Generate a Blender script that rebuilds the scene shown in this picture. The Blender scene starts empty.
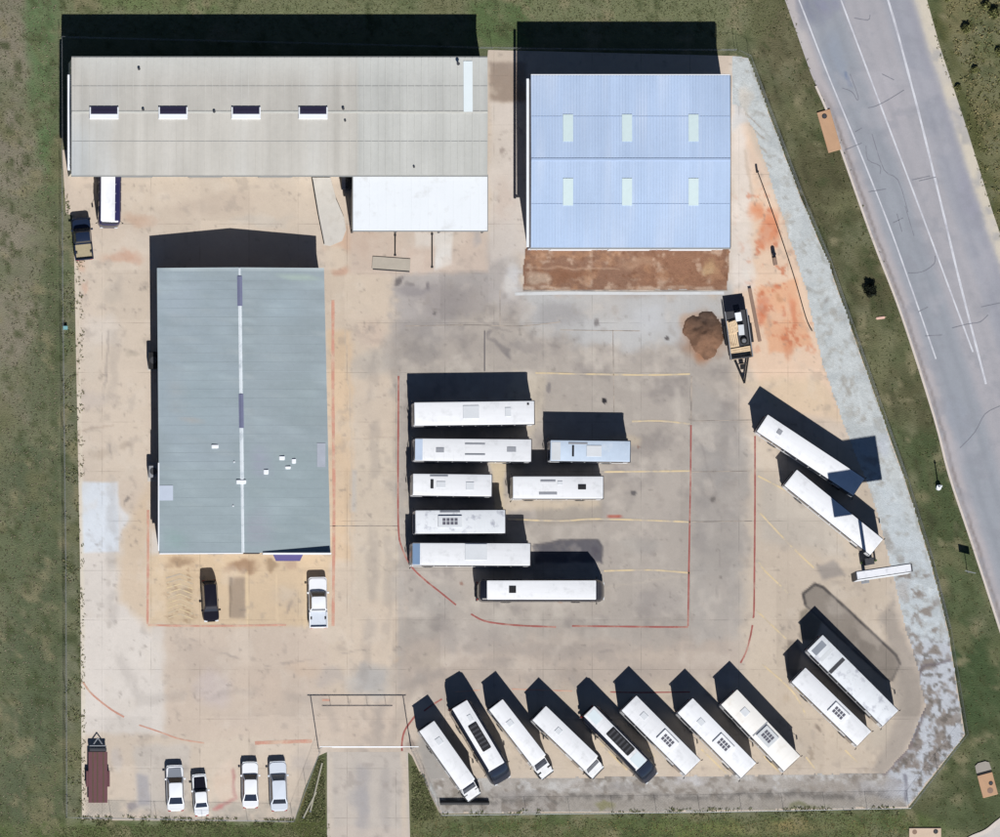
import bpy, bmesh, math, random
import numpy as np
from mathutils import Vector, Matrix
random.seed(7); rng = np.random.default_rng(11)
R = math.radians
scene = bpy.context.scene
COL = scene.collection

# ------------------------------------------------------------------ view
H = 1500.0                     # camera height (m); a long lens looking straight down
NAD = (-140.0, -100.0)           # ground point under the camera, the lens is shifted towards the yard
SUN = (-0.155, 1.03)            # ground offset of a shadow per metre of height
K = 1.50                       # brightness of a lit level white surface at the chosen exposure

def P(px, py, h=0.0):
    """photo pixel (1000x837) seen at height h -> world x, y"""
    x = (px-500)*0.1; y = (418.5-py)*0.1
    f = (H-h)/H
    return NAD[0]+(x-NAD[0])*f, NAD[1]+(y-NAD[1])*f
def V(px, py, h=0.0):
    x, y = P(px, py, h); return Vector((x, y, h))

def lin(c):
    c = np.asarray(c, float)/255.0
    return np.where(c <= 0.04045, c/12.92, ((c+0.055)/1.055)**2.4)
def alb(rgb):
    v = np.clip(lin(rgb)/K, 0.003, 0.8); return (float(v[0]), float(v[1]), float(v[2]), 1.0)

# ------------------------------------------------------------------ materials
def newmat(name):
    m = bpy.data.materials.new(name); m.use_nodes = True
    nt = m.node_tree; b = nt.nodes['Principled BSDF']
    return m, nt, b
def noise_chain(nt, scale, detail=5, rough=0.6, coord='Object', stretch=None):
    tc = nt.nodes.new('ShaderNodeTexCoord')
    n = nt.nodes.new('ShaderNodeTexNoise'); n.inputs['Scale'].default_value = scale
    n.inputs['Detail'].default_value = detail; n.inputs['Roughness'].default_value = rough
    src = tc.outputs[coord]
    if stretch:
        mp = nt.nodes.new('ShaderNodeMapping'); mp.inputs['Scale'].default_value = stretch
        nt.links.new(src, mp.inputs['Vector']); src = mp.outputs['Vector']
    nt.links.new(src, n.inputs['Vector'])
    return n
def madd(nt, a, mul, add):
    m = nt.nodes.new('ShaderNodeMath'); m.operation = 'MULTIPLY_ADD'
    nt.links.new(a, m.inputs[0]); m.inputs[1].default_value = mul; m.inputs[2].default_value = add
    return m.outputs[0]
def mul(nt, a, b):
    m = nt.nodes.new('ShaderNodeMath'); m.operation = 'MULTIPLY'
    nt.links.new(a, m.inputs[0]); nt.links.new(b, m.inputs[1]); return m.outputs[0]
def mat(name, rgb, rough=0.6, metal=0.0, var=0.18, scale=1.2, fine=0.1, fscale=14, dirt=None, dirt_amt=0.4, dscale=0.7, bump=0.0, spec=0.3, stretch=None, tint=0.0, thr=(0.55,0.72)):
    m, nt, b = newmat(name)
    a = noise_chain(nt, scale, 5, 0.62, stretch=stretch); f = noise_chain(nt, fscale, 3, 0.6)
    s = mul(nt, madd(nt, a.outputs['Fac'], 2*var, 1-var), madd(nt, f.outputs['Fac'], 2*fine, 1-fine))
    base = nt.nodes.new('ShaderNodeRGB'); base.outputs[0].default_value = alb(rgb)
    cur = base.outputs[0]
    if dirt is not None:
        d = noise_chain(nt, dscale, 6, 0.65)
        mr = nt.nodes.new('ShaderNodeMapRange'); mr.inputs['From Min'].default_value = thr[0]; mr.inputs['From Max'].default_value = thr[1]
        mr.inputs['To Max'].default_value = dirt_amt
        nt.links.new(d.outputs['Fac'], mr.inputs['Value'])
        mx = nt.nodes.new('ShaderNodeMix'); mx.data_type = 'RGBA'
        nt.links.new(mr.outputs[0], mx.inputs['Factor']); nt.links.new(cur, mx.inputs['A']); mx.inputs['B'].default_value = alb(dirt)
        cur = mx.outputs['Result']
    if tint:
        oi = nt.nodes.new('ShaderNodeObjectInfo')
        s = mul(nt, s, madd(nt, oi.outputs['Random'], -tint, 1.0))
    vm = nt.nodes.new('ShaderNodeVectorMath'); vm.operation = 'SCALE'
    nt.links.new(cur, vm.inputs[0]); nt.links.new(s, vm.inputs['Scale'])
    nt.links.new(vm.outputs[0], b.inputs['Base Color'])
    b.inputs['Roughness'].default_value = rough; b.inputs['Metallic'].default_value = metal
    b.inputs['Specular IOR Level'].default_value = spec
    if bump:
        bp = nt.nodes.new('ShaderNodeBump'); bp.inputs['Strength'].default_value = bump; bp.inputs['Distance'].default_value = 0.05
        nt.links.new(f.outputs['Fac'], bp.inputs['Height']); nt.links.new(bp.outputs[0], b.inputs['Normal'])
    return m
def painted(name, amps, rough=0.92, bump=0.3, bdist=0.04, spec=0.15, joints=None):
    """surface whose own colour map is stored per vertex ('Col'), broken up by several octaves of noise"""
    m, nt, b = newmat(name)
    at = nt.nodes.new('ShaderNodeAttribute'); at.attribute_name = 'Col'
    s = None; last = None
    for (sc, amp, det, st) in amps:
        n = noise_chain(nt, sc, det, 0.65, stretch=st)
        v = madd(nt, n.outputs['Fac'], 2*amp, 1-amp); last = n
        s = v if s is None else mul(nt, s, v)
    if joints:
        tc = nt.nodes.new('ShaderNodeTexCoord'); bk = nt.nodes.new('ShaderNodeTexBrick'); bk.offset = 0.0; bk.squash = 1.0
        mp = nt.nodes.new('ShaderNodeMapping'); mp.inputs['Location'].default_value = (joints[2], joints[3], 0); nt.links.new(tc.outputs['Object'], mp.inputs['Vector'])
        nt.links.new(mp.outputs[0], bk.inputs['Vector']); bk.inputs['Scale'].default_value = 1.0; bk.inputs['Brick Width'].default_value = joints[0]; bk.inputs['Row Height'].default_value = joints[1]
        bk.inputs['Mortar Size'].default_value = 0.03; bk.inputs['Mortar Smooth'].default_value = 0.3
        jn = noise_chain(nt, 0.35, 3, 0.6); k = nt.nodes.new('ShaderNodeMapRange'); k.inputs['From Min'].default_value = .42; k.inputs['From Max'].default_value = .62; k.inputs['To Max'].default_value = .34; nt.links.new(jn.outputs['Fac'], k.inputs['Value'])
        s = mul(nt, s, madd(nt, mul(nt, bk.outputs['Fac'], k.outputs[0]), -1.0, 1.0))
    vm = nt.nodes.new('ShaderNodeVectorMath'); vm.operation = 'SCALE'
    nt.links.new(at.outputs['Color'], vm.inputs[0]); nt.links.new(s, vm.inputs['Scale'])
    nt.links.new(vm.outputs[0], b.inputs['Base Color'])
    b.inputs['Roughness'].default_value = rough; b.inputs['Specular IOR Level'].default_value = spec
    bp = nt.nodes.new('ShaderNodeBump'); bp.inputs['Strength'].default_value = bump; bp.inputs['Distance'].default_value = bdist
    nt.links.new(last.outputs['Fac'], bp.inputs['Height']); nt.links.new(bp.outputs[0], b.inputs['Normal'])
    return m
M = {}
M['grass'] = painted('grass_ground', [(0.25,0.16,4,None),(1.3,0.26,5,None),(7,0.30,4,None)], bump=0.9, bdist=0.12)
M['yard'] = painted('yard_concrete', [(0.16,0.07,4,None),(1.0,0.09,7,None),(5,0.07,4,None),(16,0.13,3,None)], bump=0.3, joints=(4.9,4.95,.6,.35))
M['gravel'] = painted('gravel', [(0.5,0.12,5,None),(2.5,0.22,6,None),(12,0.28,3,None)], bump=0.8, bdist=0.06)
M['road'] = painted('road_asphalt', [(0.3,0.08,5,None),(1.5,0.08,6,None),(5,0.06,4,None),(16,0.16,3,None)], bump=0.25)
M['dirt'] = painted('bare_dirt', [(0.5,0.15,5,None),(2.2,0.3,6,None),(11,0.3,3,None)], bump=0.9, bdist=0.08)
M['leaf'] = painted('leafy', [(0.6,0.2,3,None),(5,0.3,3,None)], bump=0.0, rough=0.8)
M['white_roof'] = mat('white_bus_roof', (241,243,247), 0.5, var=0.09, scale=1.0, stretch=(.35,2.5,1), fine=0.04, dirt=(204,206,209), dirt_amt=0.5, dscale=0.9, spec=0.2, tint=0.12)
M['blue_roof'] = mat('pale_blue_bus_roof', (193,208,226), 0.45, var=0.16, scale=0.8, fine=0.04, dirt=(232,236,240), dirt_amt=0.6, dscale=0.5, spec=0.3)
M['grey_roof'] = mat('weathered_bus_roof', (222,226,231), 0.5, var=0.1, fine=0.05, dirt=(140,142,158), dirt_amt=0.75, dscale=1.1, spec=0.2)
M['cream_roof'] = mat('cream_bus_roof', (241,239,235), 0.5, var=0.06, fine=0.03, dirt=(214,204,188), dirt_amt=0.5, dscale=0.8, spec=0.2)
M['bus_white'] = mat('white_bus_paint', (232,234,238), 0.35, var=0.05, fine=0.02, dirt=(178,172,162), dirt_amt=0.35, spec=0.4)
M['bus_dark'] = mat('dark_bus_paint', (30,33,44), 0.25, var=0.15, fine=0.05, spec=0.5)
M['bus_navy'] = mat('navy_bus_paint', (44,42,84), 0.3, var=0.1, fine=0.03, spec=0.5)
M['cap_shade'] = mat('blue_grey_shade', (120,146,178), 0.35, var=0.1, fine=0.03, spec=0.4)
M['cap_pale'] = mat('pale_blue_paint', (190,205,226), 0.35, var=0.1, fine=0.03, spec=0.4)
M['glass'] = mat('dark_glass', (38,44,58), 0.08, var=0.1, fine=0.0, spec=0.6)
M['glass_pale'] = mat('sky_glass', (84,98,118), 0.1, var=0.1, fine=0.0, spec=0.6)
M['black'] = mat('black_plastic', (28,29,33), 0.55, var=0.15, fine=0.08)
M['darkgrey'] = mat('dark_grey_metal', (66,67,72), 0.5, var=0.15, fine=0.08)
M['grille'] = mat('grille_grey', (92,92,104), 0.6, var=0.2, fine=0.1)
M['midgrey'] = mat('grey_metal', (150,153,160), 0.5, var=0.12, fine=0.06)
M['seam'] = mat('seam_grey', (206,210,214), 0.5, var=0.1, fine=0.05)
M['spot'] = mat('vent_grey', (212,216,221), 0.5, var=0.1, fine=0.05)
M['galv'] = mat('galvanised_steel', (168,172,178), 0.4, 0.4, var=0.12, fine=0.05)
M['tyre'] = mat('tyre_rubber', (32,32,34), 0.85, var=0.1, fine=0.1)
M['rim'] = mat('wheel_steel', (170,172,176), 0.35, 0.6, var=0.06, fine=0.03)
M['lamp'] = mat('headlight_lens', (225,230,235), 0.1, var=0.02, fine=0.0, spec=0.6)
M['red_lamp'] = mat('tail_lens', (165,28,26), 0.2, var=0.05, fine=0.0, spec=0.5)
M['car_white'] = mat('white_car_paint', (240,243,248), 0.28, var=0.03, fine=0.01, spec=0.45)
M['car_silver'] = mat('silver_car_paint', (214,222,234), 0.28, var=0.04, fine=0.01, spec=0.45)
M['car_navy'] = mat('navy_car_paint', (30,42,66), 0.3, var=0.06, fine=0.01, spec=0.4)
M['car_black'] = mat('black_car_paint', (26,25,36), 0.3, var=0.06, fine=0.01, spec=0.4)
M['car_grey'] = mat('grey_car_paint', (140,146,156), 0.3, var=0.06, fine=0.01, spec=0.4)
M['tan_bed'] = mat('dusty_bed', (172,160,132), 0.85, var=0.2, fine=0.1, scale=3)
M['roof_beige'] = painted('beige_metal_roof', [(0.25,0.06,4,None),(1.5,0.07,5,(1,0.15,1)),(2.0,0.06,6,None),(10,0.07,3,None)], rough=0.5, bump=0.1, spec=0.25)
M['roof_blue'] = painted('blue_metal_roof', [(0.2,0.06,4,None),(1.6,0.06,5,(1,0.12,1)),(2.0,0.05,6,None),(10,0.06,3,None)], rough=0.45, bump=0.1, spec=0.25)
M['roof_grey'] = painted('grey_sheet_roof', [(0.25,0.07,4,None),(1.6,0.08,5,(0.2,1,1)),(2.2,0.07,6,None),(11,0.08,3,None)], rough=0.6, bump=0.15, spec=0.25)
M['membrane'] = mat('white_membrane', (234,239,244), 0.5, var=0.04, scale=0.5, fine=0.03, dirt=(206,208,208), dirt_amt=0.6, dscale=0.7, spec=0.2)
M['wall_beige'] = mat('beige_sheet_wall', (196,190,176), 0.6, var=0.08, fine=0.05)
M['wall_white'] = mat('white_sheet_wall', (226,230,236), 0.6, var=0.08, fine=0.05)
M['wall_tan'] = mat('tan_block_wall', (190,174,152), 0.85, var=0.12, fine=0.1)
M['trim_white'] = mat('white_trim', (238,242,248), 0.5, var=0.05, fine=0.03)
M['trim_grey'] = mat('grey_trim', (148,150,150), 0.5, var=0.1, fine=0.05)
M['roof_cap'] = mat('beige_ridge_cap', (194,194,188), 0.5, var=0.12, fine=0.05)
M['lap_blue'] = mat('blue_lap', (160,180,212), 0.5, var=0.15, fine=0.05)
M['ridge_blue'] = mat('blue_ridge_cap', (172,192,222), 0.45, var=0.1, fine=0.04)
M['ridge_white'] = mat('patched_ridge_cap', (222,230,236), 0.6, var=0.12, scale=2.5, fine=0.06, dirt=(168,180,190), dirt_amt=0.8, dscale=1.0)
M['ridge_purple'] = mat('dark_ridge_vent', (118,122,150), 0.6, var=0.15, fine=0.06)
M['skylight'] = mat('fibreglass_skylight', (208,226,228), 0.4, var=0.08, scale=2, fine=0.03)
M['skylight_white'] = mat('white_skylight', (232,242,246), 0.4, var=0.04, fine=0.03)
M['pale_band'] = mat('pale_roof_band', (214,226,232), 0.5, var=0.06, fine=0.03)
M['louvre'] = mat('dark_louvre', (44,40,72), 0.7, var=0.25, scale=3, fine=0.1)
M['awning'] = mat('purple_awning', (70,62,118), 0.7, var=0.08, fine=0.05)
M['patch'] = mat('roof_patch', (190,200,216), 0.6, var=0.08, fine=0.05)
M['concrete'] = mat('cast_concrete', (196,192,186), 0.9, var=0.12, scale=1.0, fine=0.1, dirt=(168,160,150), dirt_amt=0.5, bump=0.2)
M['concrete_tan'] = mat('tan_concrete', (188,152,122), 0.9, var=0.14, scale=1.5, fine=0.12, dirt=(176,132,96), dirt_amt=0.5, bump=0.2)
M['concrete_pink'] = mat('pinkish_concrete', (206,184,164), 0.9, var=0.14, scale=1.5, fine=0.12, dirt=(160,140,120), dirt_amt=0.5, bump=0.2)
M['maroon'] = mat('maroon_planks', (106,70,76), 0.75, var=0.22, scale=2.5, fine=0.12, stretch=(0.3,3,1), dirt=(92,70,66), dirt_amt=0.5)
M['wood'] = mat('pale_wood', (232,206,172), 0.8, var=0.2, scale=3, fine=0.12, dirt=(150,120,96), dirt_amt=0.6, dscale=1.5)
M['brown_steel'] = mat('rusty_beam', (142,118,104), 0.8, var=0.2, fine=0.1)
M['red_line'] = mat('faded_red_paint', (158,92,86), 0.85, var=0.35, scale=0.8, fine=0.25, dirt=(186,150,136), dirt_amt=0.9, dscale=0.5, thr=(0.5,0.66))
M['red_faint'] = mat('worn_red_paint', (198,148,130), 0.85, var=0.25, scale=0.9, fine=0.2, dirt=(204,178,158), dirt_amt=0.95, dscale=0.6, thr=(0.45,0.62))
M['yellow_line'] = mat('faded_yellow_paint', (212,192,156), 0.85, var=0.15, scale=0.8, fine=0.15, dirt=(180,170,158), dirt_amt=0.95, dscale=0.6, thr=(0.45,0.6))
M['joint'] = mat('dark_joint', (134,126,120), 0.9, var=0.25, scale=0.8, fine=0.2, dirt=(178,166,154), dirt_amt=1.0, dscale=0.5, thr=(0.42,0.56))
M['white_line'] = mat('road_white_paint', (208,210,217), 0.8, var=0.15, scale=0.8, fine=0.2, dirt=(176,176,186), dirt_amt=0.9, dscale=0.6, thr=(0.44,0.66))
M['tar'] = mat('crack_tar', (122,124,134), 0.8, var=0.2, fine=0.2, dirt=(152,152,160), dirt_amt=0.9, dscale=1.4)
M['kerb'] = mat('kerb_concrete', (208,198,190), 0.9, var=0.15, fine=0.15, dirt=(140,132,124), dirt_amt=0.7, dscale=1.2)
M['sign_green'] = mat('green_post', (70,96,52), 0.6, var=0.1, fine=0.05)
M['pipe'] = mat('pale_pipe', (168,164,148), 0.6, var=0.12, fine=0.08)
M['bark'] = mat('bark', (80,66,52), 0.9, var=0.2, fine=0.15)

# ------------------------------------------------------------------ mesh helpers
class MB:
    def __init__(s): s.v = []; s.f = []
    def add(s, vs, fs):
        o = len(s.v); s.v += [tuple(v) for v in vs]; s.f += [tuple(i+o for i in f) for f in fs]; return s
    def box(s, x0, x1, y0, y1, z0, z1):
        return s.add([(x0,y0,z0),(x1,y0,z0),(x1,y1,z0),(x0,y1,z0),(x0,y0,z1),(x1,y0,z1),(x1,y1,z1),(x0,y1,z1)],
              [(0,3,2,1),(4,5,6,7),(0,1,5,4),(1,2,6,5),(2,3,7,6),(3,0,4,7)])
    def bbox(s, x0, x1, y0, y1, z0, z1, b=0.03, seg=2):
        bm = bmesh.new(); bmesh.ops.create_cube(bm, size=1)
        for v in bm.verts:
            v.co = ((x0+x1)/2+v.co.x*(x1-x0), (y0+y1)/2+v.co.y*(y1-y0), (z0+z1)/2+v.co.z*(z1-z0))
        b = min(b, 0.45*min(x1-x0, y1-y0, z1-z0))
        bmesh.ops.bevel(bm, geom=bm.edges[:], offset=b, segments=seg, affect='EDGES')
        return s.frombm(bm)
    def frombm(s, bm):
        bm.verts.index_update(); s.add([v.co[:] for v in bm.verts], [[v.index for v in f.verts] for f in bm.faces]); bm.free(); return s
    def tube(s, p0, p1, r, n=8, r1=None):
        p0 = Vector(p0); p1 = Vector(p1); d = (p1-p0).normalized(); r1 = r if r1 is None else r1
        a = d.orthogonal().normalized(); b = d.cross(a)
        vs = []
        for p, rr in ((p0, r), (p1, r1)):
            for i in range(n):
                t = 2*math.pi*i/n; vs.append(p+a*math.cos(t)*rr+b*math.sin(t)*rr)
        fs = [(i,(i+1)%n,n+(i+1)%n,n+i) for i in range(n)]+[tuple(range(n-1,-1,-1)), tuple(range(n,2*n))]
        return s.add(vs, fs)
    def prism(s, pts, z0, z1):
        n = len(pts)
        area = sum(pts[i][0]*pts[(i+1)%n][1]-pts[(i+1)%n][0]*pts[i][1] for i in range(n))
        if area < 0: pts = pts[::-1]
        zt = z1 if callable(z1) else (lambda x, y: z1)
        vs = [(x,y,z0) for x,y in pts]+[(x,y,zt(x,y)) for x,y in pts]
        return s.add(vs, [tuple(range(n-1,-1,-1)), tuple(range(n,2*n))]+[(i,(i+1)%n,n+(i+1)%n,n+i) for i in range(n)])
    def build(s, name, m, parent=None, smooth=None, loc=None):
        me = bpy.data.meshes.new(name); me.from_pydata(s.v, [], s.f); me.update()
        return link(name, me, m, parent, smooth, loc)
def link(name, me, m, parent=None, smooth=None, loc=None):
    if m is not None and not me.materials: me.materials.append(m)
    if smooth: me.shade_smooth(); me.set_sharp_from_angle(angle=R(smooth))
    o = bpy.data.objects.new(name, me); COL.objects.link(o)
    if parent is not None: o.parent = parent
    if loc is not None: o.location = loc
    return o
def thing(name, label, cat, loc=(0,0,0), rz=0.0, group=None):
    o = bpy.data.objects.new(name, None); COL.objects.link(o); o.location = loc; o.rotation_euler = (0,0,rz)
    return tag(o, label, cat, group)
def tag(o, label, cat, group=None):
    o['label'] = label; o['category'] = cat
    if group: o['group'] = group
    return o
def struct(o, kind='structure'): o['kind'] = kind; return o

def ring(z, xr, xf, hw, r, k=4):
    r = min(r, hw*0.98, (xf-xr)*0.49); pts = []
    for cx, cy, a0 in ((xf-r, hw-r, 90), (xr+r, hw-r, 180), (xr+r, -hw+r, 270), (xf-r, -hw+r, 0)):
        for i in range(k+1):
            a = R(a0-90+0) + 0
            t = R(a0 - 90 + 90*i/k)
            pts.append((cx+r*math.cos(t), cy+r*math.sin(t), z))
    return pts
def stack(levels, k=4, deform=None):
    mb = MB(); n = 4*(k+1); vs = []
    for L in levels: vs += ring(*L, k=k)
    if deform: vs = [deform(*v) for v in vs]
    fs = []
    for l in range(len(levels)-1):
        for i in range(n): fs.append((l*n+i, l*n+(i+1)%n, (l+1)*n+(i+1)%n, (l+1)*n+i))
    fs.append(tuple(range(n-1,-1,-1))); o = (len(levels)-1)*n; fs.append(tuple(range(o, o+n)))
    return mb.add(vs, fs)
def belt(levels, z0, z1, end, k=4, off=0.015, inset=0.1, nz=3, th=0.02):
    """a curved pane hugging one end of a stack between two heights"""
    zs = [L[0] for L in levels]
    def at(z): return [float(np.interp(z, zs, [L[j] for L in levels])) for j in (1,2,3,4)]
    rows = []
    for q in range(nz+1):
        z = z0+(z1-z0)*q/nz; xr, xf, hw, r = at(z); r = min(r, hw*0.98)
        hw2 = hw-inset; row = []
        m = 8
        for i in range(m+1):
            y = -hw2+2*hw2*i/m
            ay = abs(y); dx = 0 if ay <= hw-r else r-math.sqrt(max(0, r*r-(ay-(hw-r))**2))
            row.append(((xf-dx+off) if end > 0 else (xr+dx-off), y, z))
        rows.append(row)
    vs = [p for row in rows for p in row]; n = len(rows[0]); N = len(vs)
    vs += [(p[0]-end*th*2, p[1], p[2]) for p in vs]
    fs = []
    for q in range(nz):
        for i in range(n-1):
            a, b, c, d = q*n+i, q*n+i+1, (q+1)*n+i+1, (q+1)*n+i
            fs.append((a,b,c,d) if end > 0 else (d,c,b,a)); fs.append((N+d,N+c,N+b,N+a) if end > 0 else (N+a,N+b,N+c,N+d))
    border = [i for i in range(n)]+[q*n+n-1 for q in range(1,nz+1)]+[nz*n+i for i in range(n-2,-1,-1)]+[q*n for q in range(nz-1,0,-1)]
    for i in range(len(border)):
        a, b = border[i], border[(i+1)%len(border)]
        fs.append((b,a,N+a,N+b) if end > 0 else (a,b,N+b,N+a))
    return MB().add(vs, fs)

CACHE = {}
def wheel_mesh(r, w):
    key = ('wheel', round(r,2), round(w,2))
    if key not in CACHE:
        t = MB(); n = 20
        prof = [(r*0.6,-w/2),(r*0.94,-w/2),(r,-w*0.32),(r,w*0.32),(r*0.94,w/2),(r*0.6,w/2)]
        vs = [(p*math.cos(2*math.pi*i/n), q, p*math.sin(2*math.pi*i/n)) for i in range(n) for p, q in prof]; m = len(prof)
        fs = [(i*m+j, i*m+(j+1)%m, ((i+1)%n)*m+(j+1)%m, ((i+1)%n)*m+j) for i in range(n) for j in range(m)]
        t.add(vs, fs); me = bpy.data.meshes.new('tyre'); me.from_pydata(t.v, [], t.f); me.materials.append(M['tyre'])
        d = MB().tube((0,-w*0.44,0),(0,w*0.44,0), r*0.62, 16).tube((0,-w*0.5,0),(0,w*0.5,0), r*0.2, 10)
        me2 = bpy.data.meshes.new('rim'); me2.from_pydata(d.v, [], d.f); me2.materials.append(M['rim'])
        CACHE[key] = (me, me2)
    return CACHE[key]
def wheel(parent, x, y, r, w):
    a, b = wheel_mesh(r, w)
    t = link('wheel', a, None, parent, loc=(x, y, r)); link('rim', b, None, t); return t
def pane_mesh(x, z, th=0.03):
    key = ('pane', round(x,2), round(z,2))
    if key not in CACHE:
        b = MB().bbox(-x/2, x/2, -th/2, th/2, -z/2, z/2, 0.012, 1); me = bpy.data.meshes.new('window'); me.from_pydata(b.v, [], b.f); me.materials.append(M['glass']); CACHE[key] = me
    return CACHE[key]

# ------------------------------------------------------------------ painted sheets
_gr = {}
def vnoise(x, y, seed):
    if seed not in _gr: _gr[seed] = np.random.default_rng(seed).random((256,256))
    g = _gr[seed]; xi = np.floor(x).astype(int); yi = np.floor(y).astype(int)
    fx = x-xi; fy = y-yi; fx = fx*fx*(3-2*fx); fy = fy*fy*(3-2*fy)
    a = g[xi%256, yi%256]; b = g[(xi+1)%256, yi%256]; c = g[xi%256, (yi+1)%256]; d = g[(xi+1)%256, (yi+1)%256]
    return (a*(1-fx)+b*fx)*(1-fy)+(c*(1-fx)+d*fx)*fy
def fbm(x, y, scale, seed=1, octv=4):
    s = 0; a = 0.5; t = 0; x = x/scale+1000; y = y/scale+1000
    for o in range(octv):
        s = s+a*vnoise(x*2**o+o*17.3, y*2**o+o*9.1, seed+o); t += a; a *= 0.55
    return s/t
def sd_poly(x, y, pts):
    """signed distance (px), negative inside"""
    d = np.full(x.shape, 1e9); ins = np.zeros(x.shape, bool); n = len(pts)
    for i in range(n):
        ax, ay = pts[i]; bx, by = pts[(i+1)%n]; ex, ey = bx-ax, by-ay
        t = np.clip(((x-ax)*ex+(y-ay)*ey)/(ex*ex+ey*ey+1e-9), 0, 1)
        d = np.minimum(d, np.hypot(x-ax-t*ex, y-ay-t*ey))
        if ay != by:
            c = ((ay > y) != (by > y)) & (x < (bx-ax)*(y-ay)/(by-ay)+ax); ins ^= c
    return np.where(ins, -d, d)
def sd_line(x, y, pts):
    d = np.full(x.shape, 1e9)
    for (ax, ay), (bx, by) in zip(pts[:-1], pts[1:]):
        ex, ey = bx-ax, by-ay
        t = np.clip(((x-ax)*ex+(y-ay)*ey)/(ex*ex+ey*ey+1e-9), 0, 1)
        d = np.minimum(d, np.hypot(x-ax-t*ex, y-ay-t*ey))
    return d
class Paint:
    def __init__(s, x, y, base):
        s.x, s.y = x, y; s.c = np.tile(np.asarray(base, float), (len(x),1))
        s.wx = (fbm(x,y,14,50)-0.5); s.wy = (fbm(x,y,14,60)-0.5)
    def mix(s, m, col): s.c += (np.asarray(col, float)-s.c)*np.clip(m,0,1)[:,None]
    def poly(s, pts, col, feather=6, op=1.0, warp=10, grain=0.0, gs=6, seed=3):
        d = sd_poly(s.x+s.wx*warp, s.y+s.wy*warp, pts)
        m = np.clip(0.5-d/max(feather,0.1), 0, 1); m = m*m*(3-2*m)*op
        if grain: m = m*np.clip(0.5+(fbm(s.x,s.y,gs,seed)-0.5)*2*grain*2.2+0.25, 0, 1)
        s.mix(m, col)
    def blob(s, cx, cy, rx, ry, col, op=0.7, ang=0, warp=16, hard=1.0):
        x = s.x+s.wx*warp-cx; y = s.y+s.wy*warp-cy; a = R(ang)
        u = (x*math.cos(a)+y*math.sin(a))/rx; v = (-x*math.sin(a)+y*math.cos(a))/ry
        m = np.clip((1.0-np.hypot(u,v))*1.4*hard, 0, 1); s.mix(m*m*(3-2*m)*op, col)
    def line(s, pts, w, col, op=0.6, warp=6, brk=0.0, seed=9):
        d = sd_line(s.x+s.wx*warp, s.y+s.wy*warp, pts); m = np.clip(1.5-d/(w*0.5+0.01), 0, 1)*op
        if brk: m = m*np.clip((fbm(s.x,s.y,18,seed)-brk)*6, 0, 1)
        s.mix(m, col)
    def speck(s, scale, thr, col, op=0.6, seed=21, mask=None, sharp=8):
        m = np.clip((fbm(s.x,s.y,scale,seed)-thr)*sharp, 0, 1)*op
        if mask is not None: m = m*mask
        s.mix(m, col)
    def inside(s, pts, feather=8): return np.clip(0.5-sd_poly(s.x, s.y, pts)/feather, 0, 1)
def sheet(name, pts, step, z, paint, m, kind='structure', zfun=None, rag=0.0):
    pts = [tuple(map(float, p)) for p in pts]
    xs = [p[0] for p in pts]; ys = [p[1] for p in pts]
    gx = np.arange(min(xs)-step, max(xs)+2*step, step); gy = np.arange(min(ys)-step, max(ys)+2*step, step)
    nx, ny = len(gx), len(gy); X, Y = np.meshgrid(gx, gy); X = X.ravel(); Y = Y.ravel()
    cx = X.reshape(ny,nx)[:-1,:-1].ravel()+step/2; cy = Y.reshape(ny,nx)[:-1,:-1].ravel()+step/2
    if rag:
        w1 = (fbm(cx,cy,12,70,3)-0.5)*rag*4; w2 = (fbm(cx,cy,12,80,3)-0.5)*rag*4
    else: w1 = w2 = 0
    ins = sd_poly(cx+w1, cy+w2, pts) < 0
    idx = np.arange(nx*ny).reshape(ny,nx)
    q = np.stack([idx[:-1,:-1].ravel(), idx[1:,:-1].ravel(), idx[1:,1:].ravel(), idx[:-1,1:].ravel()], 1)
    good = q[ins]
    if not rag:
        cin = np.bincount(good.ravel(), minlength=nx*ny); bd = np.where((cin > 0) & (cin < 4))[0]
        bx, by = X[bd].copy(), Y[bd].copy(); best = np.full(len(bd), 1e9); ox, oy = bx.copy(), by.copy(); n = len(pts)
        for i in range(n):
            ax, ay = pts[i]; ex, ey = pts[(i+1)%n][0]-ax, pts[(i+1)%n][1]-ay
            t = np.clip(((bx-ax)*ex+(by-ay)*ey)/(ex*ex+ey*ey+1e-9), 0, 1); qx, qy = ax+t*ex, ay+t*ey
            d = np.hypot(bx-qx, by-qy); u = d < best; best[u] = d[u]; ox[u] = qx[u]; oy[u] = qy[u]
        near = best < step*1.5; X[bd[near]] = ox[near]; Y[bd[near]] = oy[near]
    used = np.unique(good); remap = np.full(nx*ny, -1); remap[used] = np.arange(len(used)); good = remap[good]
    X, Y = X[used], Y[used]
    col = lin(paint(X, Y))/K
    return rawmesh(name, np.stack([(X-500)*0.1, (418.5-Y)*0.1, np.full(len(X), z) if zfun is None else zfun(X, Y)], 1), good, np.clip(col,0.004,0.8), m, kind)
def rawmesh(name, verts, faces, col, m, kind=None, parent=None):
    me = bpy.data.meshes.new(name); me.from_pydata(verts, [], faces)
    at = me.color_attributes.new('Col', 'FLOAT_COLOR', 'POINT')
    buf = np.ones((len(verts),4), np.float32); buf[:,:3] = col; at.data.foreach_set('color', buf.ravel())
    me.update(); me.materials.append(m)
    o = bpy.data.objects.new(name, me); COL.objects.link(o)
    if kind: o['kind'] = kind
    if parent is not None: o.parent = parent
    return o
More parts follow.
